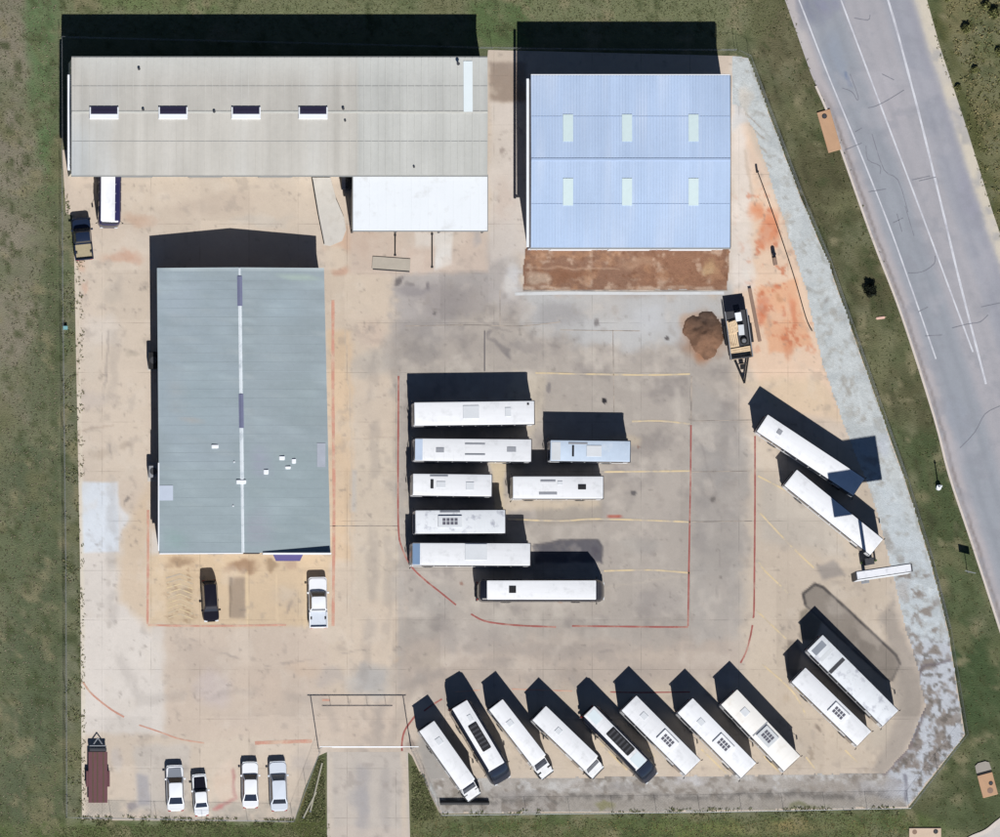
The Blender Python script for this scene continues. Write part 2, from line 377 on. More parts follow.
def strip(name, pts, w, z, m, close=False):
    """thin painted line following pixel points, w in px"""
    Q = [Vector(P(*p)) for p in pts]; n = len(Q); hw = w*0.05; vs = []; fs = []
    for i, p in enumerate(Q):
        a = Q[max(i-1,0)]; b = Q[min(i+1,n-1)]; d = (b-a).normalized(); nn = Vector((-d.y, d.x))
        j = 1+0.12*math.sin(i*2.3)
        vs += [(p.x+nn.x*hw*j, p.y+nn.y*hw*j, z), (p.x-nn.x*hw*j, p.y-nn.y*hw*j, z)]
        if i: fs.append((2*i-2, 2*i-1, 2*i+1, 2*i))
    return struct(MB().add(vs, fs).build(name, m))
def curve(pts, k=6):
    """smooth pixel polyline"""
    out = []; n = len(pts)
    for i in range(n-1):
        p0, p1, p2, p3 = [np.array(pts[min(max(j,0),n-1)], float) for j in (i-1,i,i+1,i+2)]
        for q in range(k):
            t = q/k; out.append(tuple(0.5*((2*p1)+(-p0+p2)*t+(2*p0-5*p1+4*p2-p3)*t*t+(-p0+3*p1-3*p2+p3)*t**3)))
    out.append(tuple(pts[-1])); return out

# ------------------------------------------------------------------ the setting: ground
ROAD_L = [(560,-520),(700,-230),(760,-70),(785,0),(811,74),(831,118),(845,158),(866,218),(879,253),(903,316),(935,416),(950,474),(971,537),(998,620),(1030,720),(1075,860),(1150,1080),(1230,1300)]
ROAD_R = [(740,-520),(850,-250),(905,-80),(927,0),(940,47),(966,126),(992,210),(1026,310),(1062,420),(1098,540),(1140,680),(1190,850),(1270,1080),(1360,1300)]
YARD = [(62,150),(480,150),(488,50),(735,56),(748,58),(800,196),(828,262),(850,325),(880,410),(905,480),(930,560),(948,630),(965,735),(908,808),(700,812),(440,814),(428,790),(412,756),(408,752),(327,752),(318,756),(304,790),(294,822),(82,820),(80,560),(74,250),(72,215),(66,214)]
GRAVEL = [(731.5,56.5),(748,58),(800,197),(828,262),(850,326),(880,411),(905,481),(930,561),(948,631),(964,735),(907,807),(700,811),(442,813),(430,790),(432,778),(560,778),(700,776),(800,775),(886,773),(908,748),(925,706),(918,670),(905,625),(893,575),(880,520),(862,470),(842,420),(822,360),(806,290),(779,205),(756,135),(742,108),(732,104)]

def paint_grass(x, y):
    p = Paint(x, y, (92,97,70))
    # left field
    p.poly([(-400,-400),(75,-400),(75,1200),(-400,1200)], (101,106,80), 30, 1)
    p.poly([(-400,-400),(30,-400),(42,120),(34,300),(20,420),(-400,500)], (132,125,108), 26, 0.9, 40)
    p.poly([(26,-10),(60,-10),(60,190),(48,200),(30,110)], (88,112,72), 14, 0.8, 16)
    p.poly([(12,430),(64,430),(66,840),(8,840)], (86,95,70), 20, 0.75, 30)
    p.poly([(50,40),(60,40),(62,840),(50,840)], (84,92,64), 6, 0.5, 8)
    p.poly([(59,40),(76,40),(82,840),(62,840)], (116,116,94), 5, 0.8, 6, grain=0.7)
    p.line([(58,10),(59,200),(64,560),(66,830)], 2.5, (66,70,54), 0.5, 4, 0.4)
    p.poly([(66,176),(72,176),(72,215),(66,215)], (122,124,92), 4, 0.8)
    # top band
    p.poly([(60,-400),(800,-400),(790,40),(60,44)], (114,118,86), 20, 0.9)
    p.poly([(470,0),(530,0),(530,46),(470,46)], (82,102,62), 14, 0.8)
    p.poly([(90,-10),(220,-10),(220,12),(90,10)], (96,112,70), 14, 0.7)
    p.poly([(740,-20),(795,-20),(815,110),(770,110)], (94,94,66), 18, 0.8)
    # east verge
    V_ = [(752,58),(790,-10),(812,74),(845,158),(903,316),(950,476),(998,620),(1075,860),(900,1000),(908,808),(965,735),(948,630),(905,480),(850,325),(800,196)]
    p.poly(V_, (98,95,70), 10, 0.95)
    p.poly([(780,110),(835,130),(903,316),(940,430),(890,430),(850,325)], (84,83,58), 22, 0.9)
    p.poly([(890,430),(940,430),(1000,620),(1080,860),(960,830),(960,735),(935,560)], (72,84,54), 26, 0.95)
    p.poly([(930,600),(990,640),(1010,720),(965,730)], (66,82,52), 22, 0.8)
    p.poly([(930,740),(1010,740),(1040,840),(900,840)], (80,88,60), 22, 0.7)
    p.poly([(965,735),(985,740),(940,800),(915,812)], (96,96,66), 12, 0.6)
    for dd, cc in ((14,(58,58,40)),(26,(104,98,72)),(40,(62,62,42)),(52,(98,94,66))):
        p.line([(748+dd*0.9,40),(800+dd,196),(850+dd,325),(905+dd,480),(940+dd*.7,600)], 5, cc, 0.5, 14, 0.40, 30+dd)
    p.line([(750,58),(801,196),(829,262),(851,325),(881,410),(906,480),(931,560),(949,630),(966,736)], 7, (50,52,36), 0.7, 8, 0.3, 37)
    # right field
    p.poly([(927,-300),(940,47),(966,126),(992,210),(1062,420),(1400,600),(1400,-300)], (112,108,76), 8, 1)
    p.poly([(927,0),(938,-2),(1000,190),(1000,240)], (76,80,46), 10, 0.8)
    fm_ = p.inside([(935,-300),(1000,200),(1400,400),(1400,-300)]); p.speck(26, 0.52, (134,124,88), 0.8, 31, fm_); p.speck(9, 0.55, (80,84,52), 0.7, 33, fm_); p.speck(13, 0.58, (146,136,100), 0.6, 35, fm_)
    # south strip
    p.poly([(60,818),(920,812),(980,840),(980,1200),(-100,1200),(-100,830)], (86,98,58), 8, 0.9)
    p.poly([(295,756),(325,752),(326,840),(286,840)], (82,88,50), 5, 0.9)
    p.blob(302,800,10,18,(132,106,66),0.5); p.poly([(410,760),(426,770),(442,815),(412,840)], (86,96,52), 5, 0.9)
    p.line([(424,772),(434,790),(446,816)], 5, (160,156,92), 0.7, 4)
    p.blob(800,826,46,12,(164,140,98),0.75); p.blob(740,828,40,10,(150,140,96),0.5); p.blob(855,828,30,8,(110,112,72),0.6); p.blob(690,830,60,14,(108,116,66),0.6)
    p.poly([(66,815),(290,818),(290,824),(66,824)], (142,142,118), 5, 0.7, 6, grain=0.8)
    p.poly([(440,813),(905,808),(900,816),(440,820)], (140,138,118), 5, 0.5, 8, grain=0.8)
    p.speck(34, 0.52, (84,96,64), 0.5, 47, None, 4); p.speck(12, 0.6, (128,128,98), 0.25, 53); p.speck(60, 0.55, (106,114,82), 0.45, 55, None, 4)
    for tx in (14,24,40,47): p.line([(tx,-50),(tx+3,200),(tx-2,430),(tx+2,880)], 2.4, (126,120,98) if tx in (14,24) else (70,80,54), 0.45, 8, 0.46, 57+tx); p.speck(24, 0.58, (116,116,90), 0.3, 49, None, 5); p.speck(9, 0.62, (70,78,50), 0.3, 41); p.speck(16, 0.64, (132,126,98), 0.4, 43); p.speck(40, 0.6, (110,110,80), 0.3, 45); p.c = p.c*np.array((1.005,1.005,1.01))
    return p.c
GX0, GX1, GY0, GY1 = -260, 1320, -240, 1080
def big_ground():
    st = 4.0
    gx = np.arange(GX0, GX1+1, st); gy = np.arange(GY0, GY1+1, st); X, Y = np.meshgrid(gx, gy); ny, nx = X.shape
    X = X.ravel(); Y = Y.ravel(); idx = np.arange(nx*ny).reshape(ny,nx)
    q = np.stack([idx[:-1,:-1].ravel(), idx[1:,:-1].ravel(), idx[1:,1:].ravel(), idx[:-1,1:].ravel()], 1).tolist()
    col = np.clip(lin(paint_grass(X, Y))/K, 0.004, 0.8)
    vs = np.stack([(X-500)*0.1, (418.5-Y)*0.1, np.zeros(len(X))], 1)
    x0, x1 = vs[:,0].min(), vs[:,0].max(); y0, y1 = vs[:,1].min(), vs[:,1].max(); B = 2500
    ext = np.array([(a,b,0) for b in (B,y1,y0,-B) for a in (-B,x0,x1,B)], float); o = len(vs)
    for r in range(3):
        for c in range(3):
            if r == 1 and c == 1: continue
            a = o+r*4+c; q.append([a, a+4, a+5, a+1])
    vs = np.vstack([vs, ext]); col = np.vstack([col, np.tile(lin((94,97,70))/K, (16,1))])
    return rawmesh('grass_ground', vs, q, col, M['grass'], 'structure')
big_ground()

def paint_yard(x, y):
    p = Paint(x, y, (202,185,168))
    # left concrete lane
    p.poly([(76,240),(150,240),(150,480),(76,480)], (208,192,174), 20, 0.8)
    p.poly([(80,480),(165,540),(165,735),(80,735)], (214,207,200), 10, 0.85, 6)
    p.poly([(120,540),(150,480),(150,630),(118,600)], (208,184,156), 14, 0.8)
    p.poly([(82,482),(118,482),(119,552),(82,553)], (210,218,228), 2.5, 0.95, 1.5)
    p.poly([(116,490),(126,520),(118,545)], (212,214,218), 5, 0.7)
    p.poly([(165,632),(398,632),(398,745),(165,745)], (202,184,167), 12, 0.9, 8)
    p.blob(205,660,42,26,(186,170,156),0.6); p.blob(215,690,26,26,(196,184,186),0.5); p.blob(280,690,60,26,(206,186,168),0.7); p.blob(240,720,36,14,(196,180,166),0.5)
    p.poly([(82,735),(320,740),(296,822),(82,822)], (206,190,172), 10, 0.8)
    p.poly([(88,800),(300,800),(294,822),(84,822)], (166,160,150), 8, 0.65, 10, grain=0.6)
    p.poly([(135,745),(190,745),(190,810),(135,810)], (190,184,178), 8, 0.6, 6)
    p.poly([(136,775),(148,775),(150,805),(138,805)], (156,154,160), 5, 0.7, 5); p.blob(133,805,8,7,(140,134,140),0.7)
    p.blob(118,760,10,16,(196,186,180),0.7)
    p.poly([(214,770),(232,757),(234,802),(218,802)], (214,190,170), 5, 0.6); p.line([(233,770),(234,798),(220,808)], 3.5, (176,112,112), 0.55); p.blob(219,808,7,5,(192,112,108),0.8)
    p.blob(302,762,14,18,(176,166,160),0.6)
    # around the left buildings
    p.poly([(120,176),(312,176),(318,236),(150,236),(120,225)], (202,186,168), 10, 0.8); p.blob(140,222,30,10,(190,150,124),0.5)
    p.blob(215,205,70,14,(190,172,156),0.45,-8); p.blob(165,200,24,16,(212,196,178),0.5); p.blob(260,220,46,10,(186,180,172),0.45)
    p.blob(125,256,28,10,(196,140,112),0.6); p.blob(80,262,8,14,(210,172,146),0.7); p.blob(84,290,5,10,(204,150,124),0.4)
    p.blob(112,295,16,14,(190,178,164),0.5); p.blob(95,400,26,14,(190,178,170),0.5); p.blob(130,352,14,5,(176,164,148),0.55)
    p.blob(98,452,16,8,(178,162,144),0.5); p.blob(126,447,10,6,(170,154,138),0.5); p.blob(126,499,4,4,(120,112,108),0.7); p.blob(100,332,30,24,(214,204,194),0.6)
    p.blob(90,360,14,30,(206,194,178),0.5); p.line([(76,470),(78,430),(112,424)], 2, (170,150,132), 0.4)
    # right of the grey roofed hall
    p.poly([(328,236),(398,236),(398,700),(328,700)], (206,188,168), 8, 0.9, 5)
    p.poly([(329,330),(352,330),(352,560),(329,560)], (214,184,150), 8, 0.75, 8)
    p.poly([(352,470),(357,470),(357,512),(352,512)], (190,186,182), 3, 0.8, 2)
    p.poly([(355,440),(398,440),(398,600),(355,600)], (202,188,170), 6, 0.6, 3)
    p.blob(345,240,24,16,(202,160,132),0.6); p.blob(340,272,14,8,(196,140,114),0.5); p.blob(368,245,14,24,(190,142,114),0.55)
    p.blob(372,335,22,20,(200,176,160),0.5); p.blob(375,365,36,18,(178,172,164),0.6); p.blob(395,350,20,30,(172,166,160),0.6); p.blob(370,680,34,26,(172,170,168),0.85,0,20)
    p.line([(352,440),(398,438)], 1.5, (176,160,144), 0.5); p.line([(345,325),(350,420),(352,640)], 1.5, (190,176,160), 0.5)
    p.blob(330,678,20,12,(176,168,164),0.5); p.blob(300,668,22,14,(206,180,156),0.5); p.blob(404,658,12,5,(228,184,140),0.8,-15)
    # front of the grey hall
    p.poly([(148,554),(330,554),(330,626),(148,626)], (210,184,150), 6, 0.85, 4)
    p.poly([(166,572),(194,572),(194,622),(166,622)], (196,172,140), 5, 0.7, 5); p.speck(4.5, 0.56, (156,128,98), 0.6, 91, p.inside([(164,560),(196,560),(196,624),(164,624)]))
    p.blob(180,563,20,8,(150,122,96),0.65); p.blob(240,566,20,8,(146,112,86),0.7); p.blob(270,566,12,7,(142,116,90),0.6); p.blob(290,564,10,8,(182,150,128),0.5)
    p.poly([(229,577),(246,577),(246,618),(230,618)], (158,140,122), 5, 0.85, 3); p.line([(231,578),(230,616)], 2, (110,96,84), 0.5, 2); p.blob(288,606,5,9,(150,134,122),0.6)  # leading patch and line paint an absent car's ghost shadow
    p.line([(246,572),(248,624)], 3, (226,200,160), 0.6, 3); p.line([(276,575),(277,622)], 2, (226,200,164), 0.5, 3); p.line([(305,575),(305,628)], 3, (226,200,160), 0.5, 3)
    # central grey slab
    SL = [(398,262),(520,255),(520,290),(735,290),(735,380),(748,430),(752,660),(720,692),(440,700),(398,690)]
    p.poly(SL, (171,162,153), 18, 0.96, 24); ms_ = p.inside(SL,30); p.speck(26,.53,(146,138,133),.75,171,ms_,5); p.speck(20,.56,(192,183,172),.6,175,ms_,5); p.speck(8,.62,(136,130,128),.35,177,ms_*np.clip((400-p.y)/60,0.15,1))
    p.poly([(398,372),(398,690),(404,690),(404,372)], (176,168,160), 3, 0.6, 0)
    p.poly([(405,640),(740,640),(740,700),(440,705),(400,695)], (186,170,156), 26, 0.8, 26)
    p.poly([(692,380),(752,430),(752,640),(692,640)], (166,162,158), 12, 0.35)
    p.poly([(520,290),(735,290),(730,335),(640,350),(530,330)], (182,182,182), 22, 0.9, 30)
    p.poly([(402,250),(470,232),(520,232),(520,300),(400,330)], (172,166,164), 30, 0.7, 40)
    p.blob(560,315,40,18,(150,146,146),0.55); p.blob(450,300,50,26,(146,138,136),0.6); p.blob(430,330,40,24,(150,144,142),0.5); p.blob(425,355,30,14,(138,132,130),0.45)
    p.blob(505,235,16,40,(192,192,194),0.6); p.blob(512,280,12,22,(206,206,208),0.7); p.blob(650,320,26,20,(188,190,194),0.6)
    p.blob(585,370,18,8,(148,140,136),0.6,5); p.blob(525,345,40,8,(150,142,138),0.5); p.blob(500,348,5,20,(116,110,112),0.7,-38); p.blob(491,332,4,8,(110,104,108),0.6); p.blob(549,388,3,7,(126,120,120),0.8,0,4,2)
    p.blob(597,322,4,5,(110,104,104),0.7,0,4,1.5); p.blob(604,401,3.2,3.2,(40,38,44),0.95,0,2,2.5); p.blob(667,338,2.5,2.5,(80,74,74),0.8,0,2,2); p.blob(713,499,3.5,4,(100,94,92),0.75,0,4,1.5); p.blob(634,493,3.5,3.5,(92,88,90),0.85,0,4,1.5); p.blob(721,577,2,2,(80,74,70),0.7,0,2,2)
    p.blob(636,447,3,3,(120,90,80),0.7); p.blob(400,280,5,7,(96,90,92),0.75,40); p.blob(437,310,4,3,(80,76,78),0.8); p.blob(428,286,5,6,(100,94,98),0.6); p.blob(410,284,6,4,(110,104,104),0.5)
    p.blob(615,517,10,2.6,(182,92,76),0.9,0,3,1.5); p.blob(637,447,2,2,(120,70,60),0.6); p.blob(571,550,3,3,(140,110,96),0.6); p.blob(464,585,4,2.5,(140,98,84),0.8); p.blob(560,603,4,2,(176,118,84),0.7)
    p.poly([(535,505),(602,502),(604,522),(538,525)], (156,146,134), 5, 0.7, 5)
    p.poly([(533,545),(560,540),(598,540),(602,546),(602,562),(536,563)], (92,90,98), 4, 0.95, 4); p.line([(534,545),(560,540),(597,540),(602,547),(602,563)], 2, (82,78,84), 0.6, 3); p.blob(596,553,5,5,(84,80,90),0.7)  # grey ghost shadow of a missing bus, painted with a darker rim
    p.blob(720,555,26,50,(156,150,144),0.5,20); p.blob(660,600,40,18,(160,152,146),0.6); p.blob(640,545,30,14,(176,170,162),0.5); p.blob(720,470,24,22,(150,146,144),0.55); p.blob(710,450,18,10,(144,140,138),0.45)
    p.blob(570,650,120,9,(162,152,144),0.6); p.blob(470,640,50,20,(160,152,146),0.55); p.blob(440,600,30,22,(160,154,148),0.5); p.blob(650,655,60,12,(196,180,164),0.5); p.blob(430,660,26,14,(190,176,160),0.6)
    p.line([(600,588),(686,574)], 2, (188,176,160), 0.4); p.blob(680,520,20,40,(162,154,146),0.4,10)
    p.poly([(512,372),(545,372),(545,410),(530,436),(500,440)], (198,184,162), 8, 0.6); p.blob(515,462,16,8,(160,150,132),0.6); p.poly([(490,462),(506,462),(506,512),(494,512)], (206,186,152), 5, 0.8); p.poly([(505,498),(600,498),(600,506),(506,510)], (198,180,156), 6, 0.7); p.poly([(600,436),(640,436),(640,445),(600,448)], (200,182,156), 8, 0.6)
    # between the sheds and below the white canopy
    p.poly([(490,62),(526,62),(526,102),(490,102)], (150,132,118), 5, 0.9, 4); p.poly([(490,102),(527,102),(527,250),(490,262)], (206,196,188), 8, 0.85, 8)
    p.blob(500,153,4,5,(140,126,120),0.7); p.blob(503,200,12,34,(196,178,166),0.6); p.blob(496,90,6,8,(190,176,160),0.5)
    p.poly([(350,232),(488,232),(488,272),(350,275)], (200,180,164), 8, 0.85, 6)
    p.poly([(414,232),(432,232),(430,250),(416,248)], (222,216,210), 4, 0.8, 4); p.poly([(433,232),(453,232),(452,264),(435,270)], (220,218,214), 4, 0.9, 3)
    p.poly([(410,246),(434,246),(432,272),(408,274)], (206,184,168), 4, 0.6); p.blob(402,262,9,4,(160,164,140),0.6)
    p.blob(478,240,8,14,(164,160,160),0.6); p.blob(415,290,26,8,(140,134,136),0.6); p.blob(450,265,16,10,(204,186,172),0.5)
    # north-east dirt
    p.poly([(733,95),(752,140),(778,205),(806,290),(830,380),(842,420),(790,412),(754,380),(735,300)], (226,198,174), 8, 0.95, 6)
    p.poly([(731,90),(744,110),(752,200),(752,290),(731,290)], (220,211,203), 10, 0.85, 8); p.poly([(733,56),(748,58),(752,120),(733,130)], (198,200,202), 8, 0.7, 8)
    p.poly([(758,288),(795,280),(812,345),(770,352)], (222,172,138), 5, 0.9, 8); p.blob(764,312,8,22,(206,130,98),0.85,8); p.blob(794,312,6,20,(206,136,104),0.8,-12); p.blob(770,230,14,28,(212,132,94),0.8); p.blob(757,210,12,14,(210,136,98),0.75); p.blob(785,345,8,18,(206,142,108),0.7,-10); p.blob(780,300,4,8,(178,130,96),0.5); p.blob(762,245,6,10,(210,130,94),0.8)
    p.speck(7, 0.6, (196,116,84), 0.7, 95, p.inside([(738,190),(770,190),(815,350),(760,350)],20)); p.poly([(738,380),(820,376),(842,420),(780,410)], (204,186,160), 12, 0.6); p.blob(750,275,10,16,(222,216,208),0.6)
    p.line([(745,150),(752,200)], 3, (176,158,140), 0.4); p.blob(755,165,10,30,(196,180,168),0.4,-20)
    # south-east tan yard
    p.poly([(754,440),(860,440),(905,640),(920,700),(886,772),(760,775),(430,778),(420,740),(560,690),(740,680)], (197,181,162), 20, 0.95, 14)
    p.poly([(756,520),(840,560),(800,640),(756,640)], (196,180,162), 16, 0.6); p.poly([(758,470),(830,520),(850,560),(760,540)], (180,172,162), 16, 0.7)
    p.poly([(816,566),(834,560),(846,575),(822,580)], (150,142,136), 5, 0.8, 4)
    p.blob(880,730,20,30,(176,166,152),0.6,30); p.blob(905,690,14,40,(172,162,152),0.7); p.poly([(893,600),(926,690),(924,706),(908,748),(886,776),(872,772),(898,720),(904,690),(880,620)], (158,148,138), 10, 0.85)
    p.blob(818,728,7,2.5,(120,104,92),0.6,55,3); p.blob(786,700,6,10,(180,160,134),0.4); p.speck(7, 0.62, (150,132,112), 0.5, 97, p.inside([(800,730),(880,745),(870,770),(790,770)],20))
    # ghost shadow of an absent bus, painted into the concrete colour
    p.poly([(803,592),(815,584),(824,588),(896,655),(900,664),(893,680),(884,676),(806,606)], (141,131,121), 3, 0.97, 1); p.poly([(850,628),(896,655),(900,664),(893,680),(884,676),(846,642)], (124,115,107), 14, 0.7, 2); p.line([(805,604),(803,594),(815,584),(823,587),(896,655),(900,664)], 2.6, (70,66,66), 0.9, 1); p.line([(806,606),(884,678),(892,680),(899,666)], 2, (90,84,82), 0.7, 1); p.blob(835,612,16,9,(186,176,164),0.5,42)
    p.poly([(800,612),(806,608),(822,622),(815,640),(800,640)], (132,122,106), 4, 0.8, 2); p.poly([(788,640),(796,640),(802,652),(795,680),(786,670)], (120,108,98), 4, 0.6, 2)  # more ghost shadow by the bus tail, painted dark
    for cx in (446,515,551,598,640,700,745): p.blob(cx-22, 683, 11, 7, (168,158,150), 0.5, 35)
    p.poly([(424,730),(440,760),(462,800),(436,800),(416,750)], (150,148,146), 10, 0.8); p.blob(414,742,9,5,(130,112,104),0.7)
    p.speck(11, 0.66, (150,140,132), 0.28, 101); p.speck(5, 0.72, (120,112,106), 0.4, 103); p.speck(22, 0.6, (214,202,188), 0.25, 105)
    p.speck(60, 0.58, (184,172,160), 0.3, 107, None, 5)
    # every cast bay has a slightly different tone, and tyres have darkened the lanes they follow
    bx = np.floor((p.x-8+p.wx*2)/48).astype(int); by = np.floor((p.y-23+p.wy*2)/49.5).astype(int)
    tone = np.random.default_rng(77).normal(0, 1, (64,64))[bx%64, by%64]; p.c *= (1+0.016*tone)[:,None]
    for q, w_, o_ in (([(362,752),(362,700),(372,600),(374,460),(372,330)],10,.30), ([(378,752),(380,690),(388,600),(388,460)],8,.25), ([(368,752),(390,690),(470,664),(600,660),(700,650),(726,600),(728,470),(716,400)],11,.28), ([(350,752),(320,700),(240,690),(140,700),(112,640),(112,420),(116,280)],10,.22), ([(384,752),(420,672),(560,676),(720,660),(744,560),(742,440)],8,.22), ([(470,345),(600,352),(712,372)],16,.25)):
        p.line(q, w_, (150,142,136), o_, 8, .38)
    for q in ([(520,640),(600,652),(690,645)], [(410,300),(470,318),(560,348)], [(190,640),(260,668),(360,650)], [(700,440),(722,520),(716,600)], [(110,300),(104,400),(112,470)]): p.line(q, 2, (138,130,126), .4, 6, .45)
    g_ = p.c.mean(1)[:,None]; ds_ = 0.84+0.16*p.inside([(735,100),(760,150),(820,300),(845,420),(740,420)],30)[:,None]; p.c = g_+(p.c-g_)*ds_
    p.blob(703,336,30,32,(150,116,94),0.9,0,14); p.blob(703,352,12,18,(160,118,92),0.9,0,6); p.blob(690,322,14,12,(176,150,130),0.6)
    # light worn edge on the west side
    p.line([(76,262),(82,560),(83,815)], 4, (216,208,190), 0.6, 3); p.line([(76,262),(80,480)], 1.5, (150,130,112), 0.3, 2, 0.4)
    return p.c
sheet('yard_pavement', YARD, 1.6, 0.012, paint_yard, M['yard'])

def paint_gravel(x, y):
    p = Paint(x, y, (193,198,199))
    p.poly([(860,440),(960,600),(970,740),(905,640),(880,520)], (190,198,204), 20, 0.8); p.speck(6,.6,(158,156,150),.5,191); p.speck(18,.56,(172,178,180),.5,193); p.speck(5,.66,(214,220,222),.5,195)
    p.poly([(900,640),(970,640),(970,740),(905,812),(880,775)], (186,190,198), 16, 0.9)
    p.speck(9, 0.5, (132,122,114), 0.85, 111, p.inside([(880,560),(930,560),(972,740),(905,812),(870,780),(915,700)],30))
    p.speck(5, 0.56, (104,98,92), 0.75, 113, p.inside([(915,640),(960,640),(970,740),(915,800),(890,775)],20))
    p.speck(10, 0.6, (160,156,148), 0.6, 115, p.inside([(800,280),(830,280),(900,480),(870,500)],20))
    p.poly([(430,776),(886,772),(907,808),(440,815)], (166,160,154), 10, 0.97, 8); p.speck(7, 0.55, (128,120,112), 0.7, 119, p.inside([(430,772),(886,770),(907,808),(440,815)],6))
    p.poly([(440,796),(890,792),(890,800),(440,803)], (112,108,104), 7, 0.85, 14, grain=0.9); p.poly([(560,800),(900,798),(902,811),(560,814)], (160,154,146), 8, 0.8, 8)
    p.speck(8, 0.55, (198,198,198), 0.6, 117, p.inside([(430,776),(886,772),(886,790),(430,792)],6)); p.blob(620,786,40,6,(140,136,134),0.5); p.blob(560,783,30,6,(192,190,188),0.6); p.blob(690,780,30,5,(190,188,190),0.6); p.blob(520,792,40,5,(146,142,140),0.5)
    p.blob(830,785,60,8,(150,142,134),0.6); p.blob(606,806,14,4,(128,126,84),0.6); p.blob(800,808,40,4,(110,112,80),0.6); p.line([(905,775),(906,800)], 3.5, (110,108,118), 0.7, 3)
    p.blob(895,790,20,14,(176,178,186),0.6); p.blob(870,790,20,12,(160,158,160),0.5)
    p.line([(912,742),(925,710),(918,680),(922,668),(950,660)], 3, (112,104,108), 0.75, 6); p.line([(885,774),(912,744)], 4, (124,112,112), 0.75, 4); p.line([(894,764),(930,738)], 2, (140,134,136), 0.5, 6)
    # upper part: paler, with earth washed across it
    p.line([(744,110),(760,128)], 1.6, (150,138,126), 0.6, 6); p.line([(745,122),(764,140)], 1.6, (150,138,126), 0.6, 6); p.line([(748,138),(768,152)], 1.6, (158,146,132), 0.6, 6); p.line([(750,150),(770,166)], 1.6, (158,146,132), 0.5, 6)
    p.blob(746,100,8,24,(206,196,184),0.6); p.blob(784,225,7,14,(190,174,156),0.6); p.blob(826,300,4,6,(140,138,134),0.6); p.blob(816,290,14,5,(164,162,156),0.5)
    p.blob(884,445,10,14,(178,184,200),0.4); p.blob(868,505,8,22,(168,160,152),0.6); p.blob(885,540,7,14,(150,144,138),0.6); p.blob(903,590,10,14,(170,164,160),0.6)
    p.line([(735,56),(748,58),(800,197),(850,326),(905,481),(948,631),(964,735)], 2.5, (150,150,140), 0.5, 5, 0.4)
    return p.c
sheet('gravel_strip', GRAVEL, 1.6, 0.018, paint_gravel, M['gravel'], rag=0.6)

def paint_apron(x, y):
    p = Paint(x, y, (136,104,86))
    p.poly([(640,250),(728,250),(728,290),(640,290)], (142,104,82), 20, 0.8); p.speck(10, 0.54, (190,166,146), 0.65, 121); p.speck(6, 0.6, (120,84,64), 0.6, 123); p.speck(12, 0.6, (168,128,100), 0.6, 127)
    p.blob(568,275,40,8,(132,94,72),0.7); p.blob(640,262,30,8,(176,144,120),0.5); p.blob(540,280,14,10,(196,180,162),0.6); p.blob(712,268,10,12,(186,158,120),0.6); p.line([(526,268),(620,269)], 2, (180,150,128), 0.5)
    p.line([(524,288),(728,288)], 3, (196,178,160), 0.6, 5, 0.35)
    return p.c
sheet('dirt_apron', [(526,248),(729,248),(730,262),(727,290),(523,290),(523,270)], 1.0, 0.024, paint_apron, M['dirt'], rag=0.8)
EDGE = strip('concrete_edging', [(515,294),(560,293),(640,293.5),(724,293)], 3.0, 0.028, mat('pale_edging', (202,204,206), 0.9, var=0.12, fine=0.12, dirt=(180,178,176), dirt_amt=0.7))
strip('concrete_edging', [(523,290.5),(600,290.5),(728,290.5)], 1.3, 0.032, M['joint'])

def paint_drive(x, y):
    p = Paint(x, y, (188,180,172))
    p.line([(345,752),(345,900)], 14, (196,186,176), 0.5, 10); p.line([(364,770),(362,830)], 12, (164,160,160), 0.7, 8); p.line([(384,770),(386,830)], 9, (168,162,158), 0.6, 8)
    p.line([(330,752),(330,900)], 6, (206,194,180), 0.6, 4); p.line([(404,752),(406,900)], 6, (206,190,172), 0.6, 4); p.poly([(327,828),(410,828),(410,900),(327,900)], (196,184,174), 5, 0.6)
    p.blob(360,800,16,16,(160,158,160),0.4); p.speck(9, 0.6, (160,152,146), 0.5, 131)
    return p.c
sheet('driveway', [(327,752),(408,752),(410,837),(414,960),(323,960),(327,837)], 2.0, 0.0165, paint_drive, M['yard'])

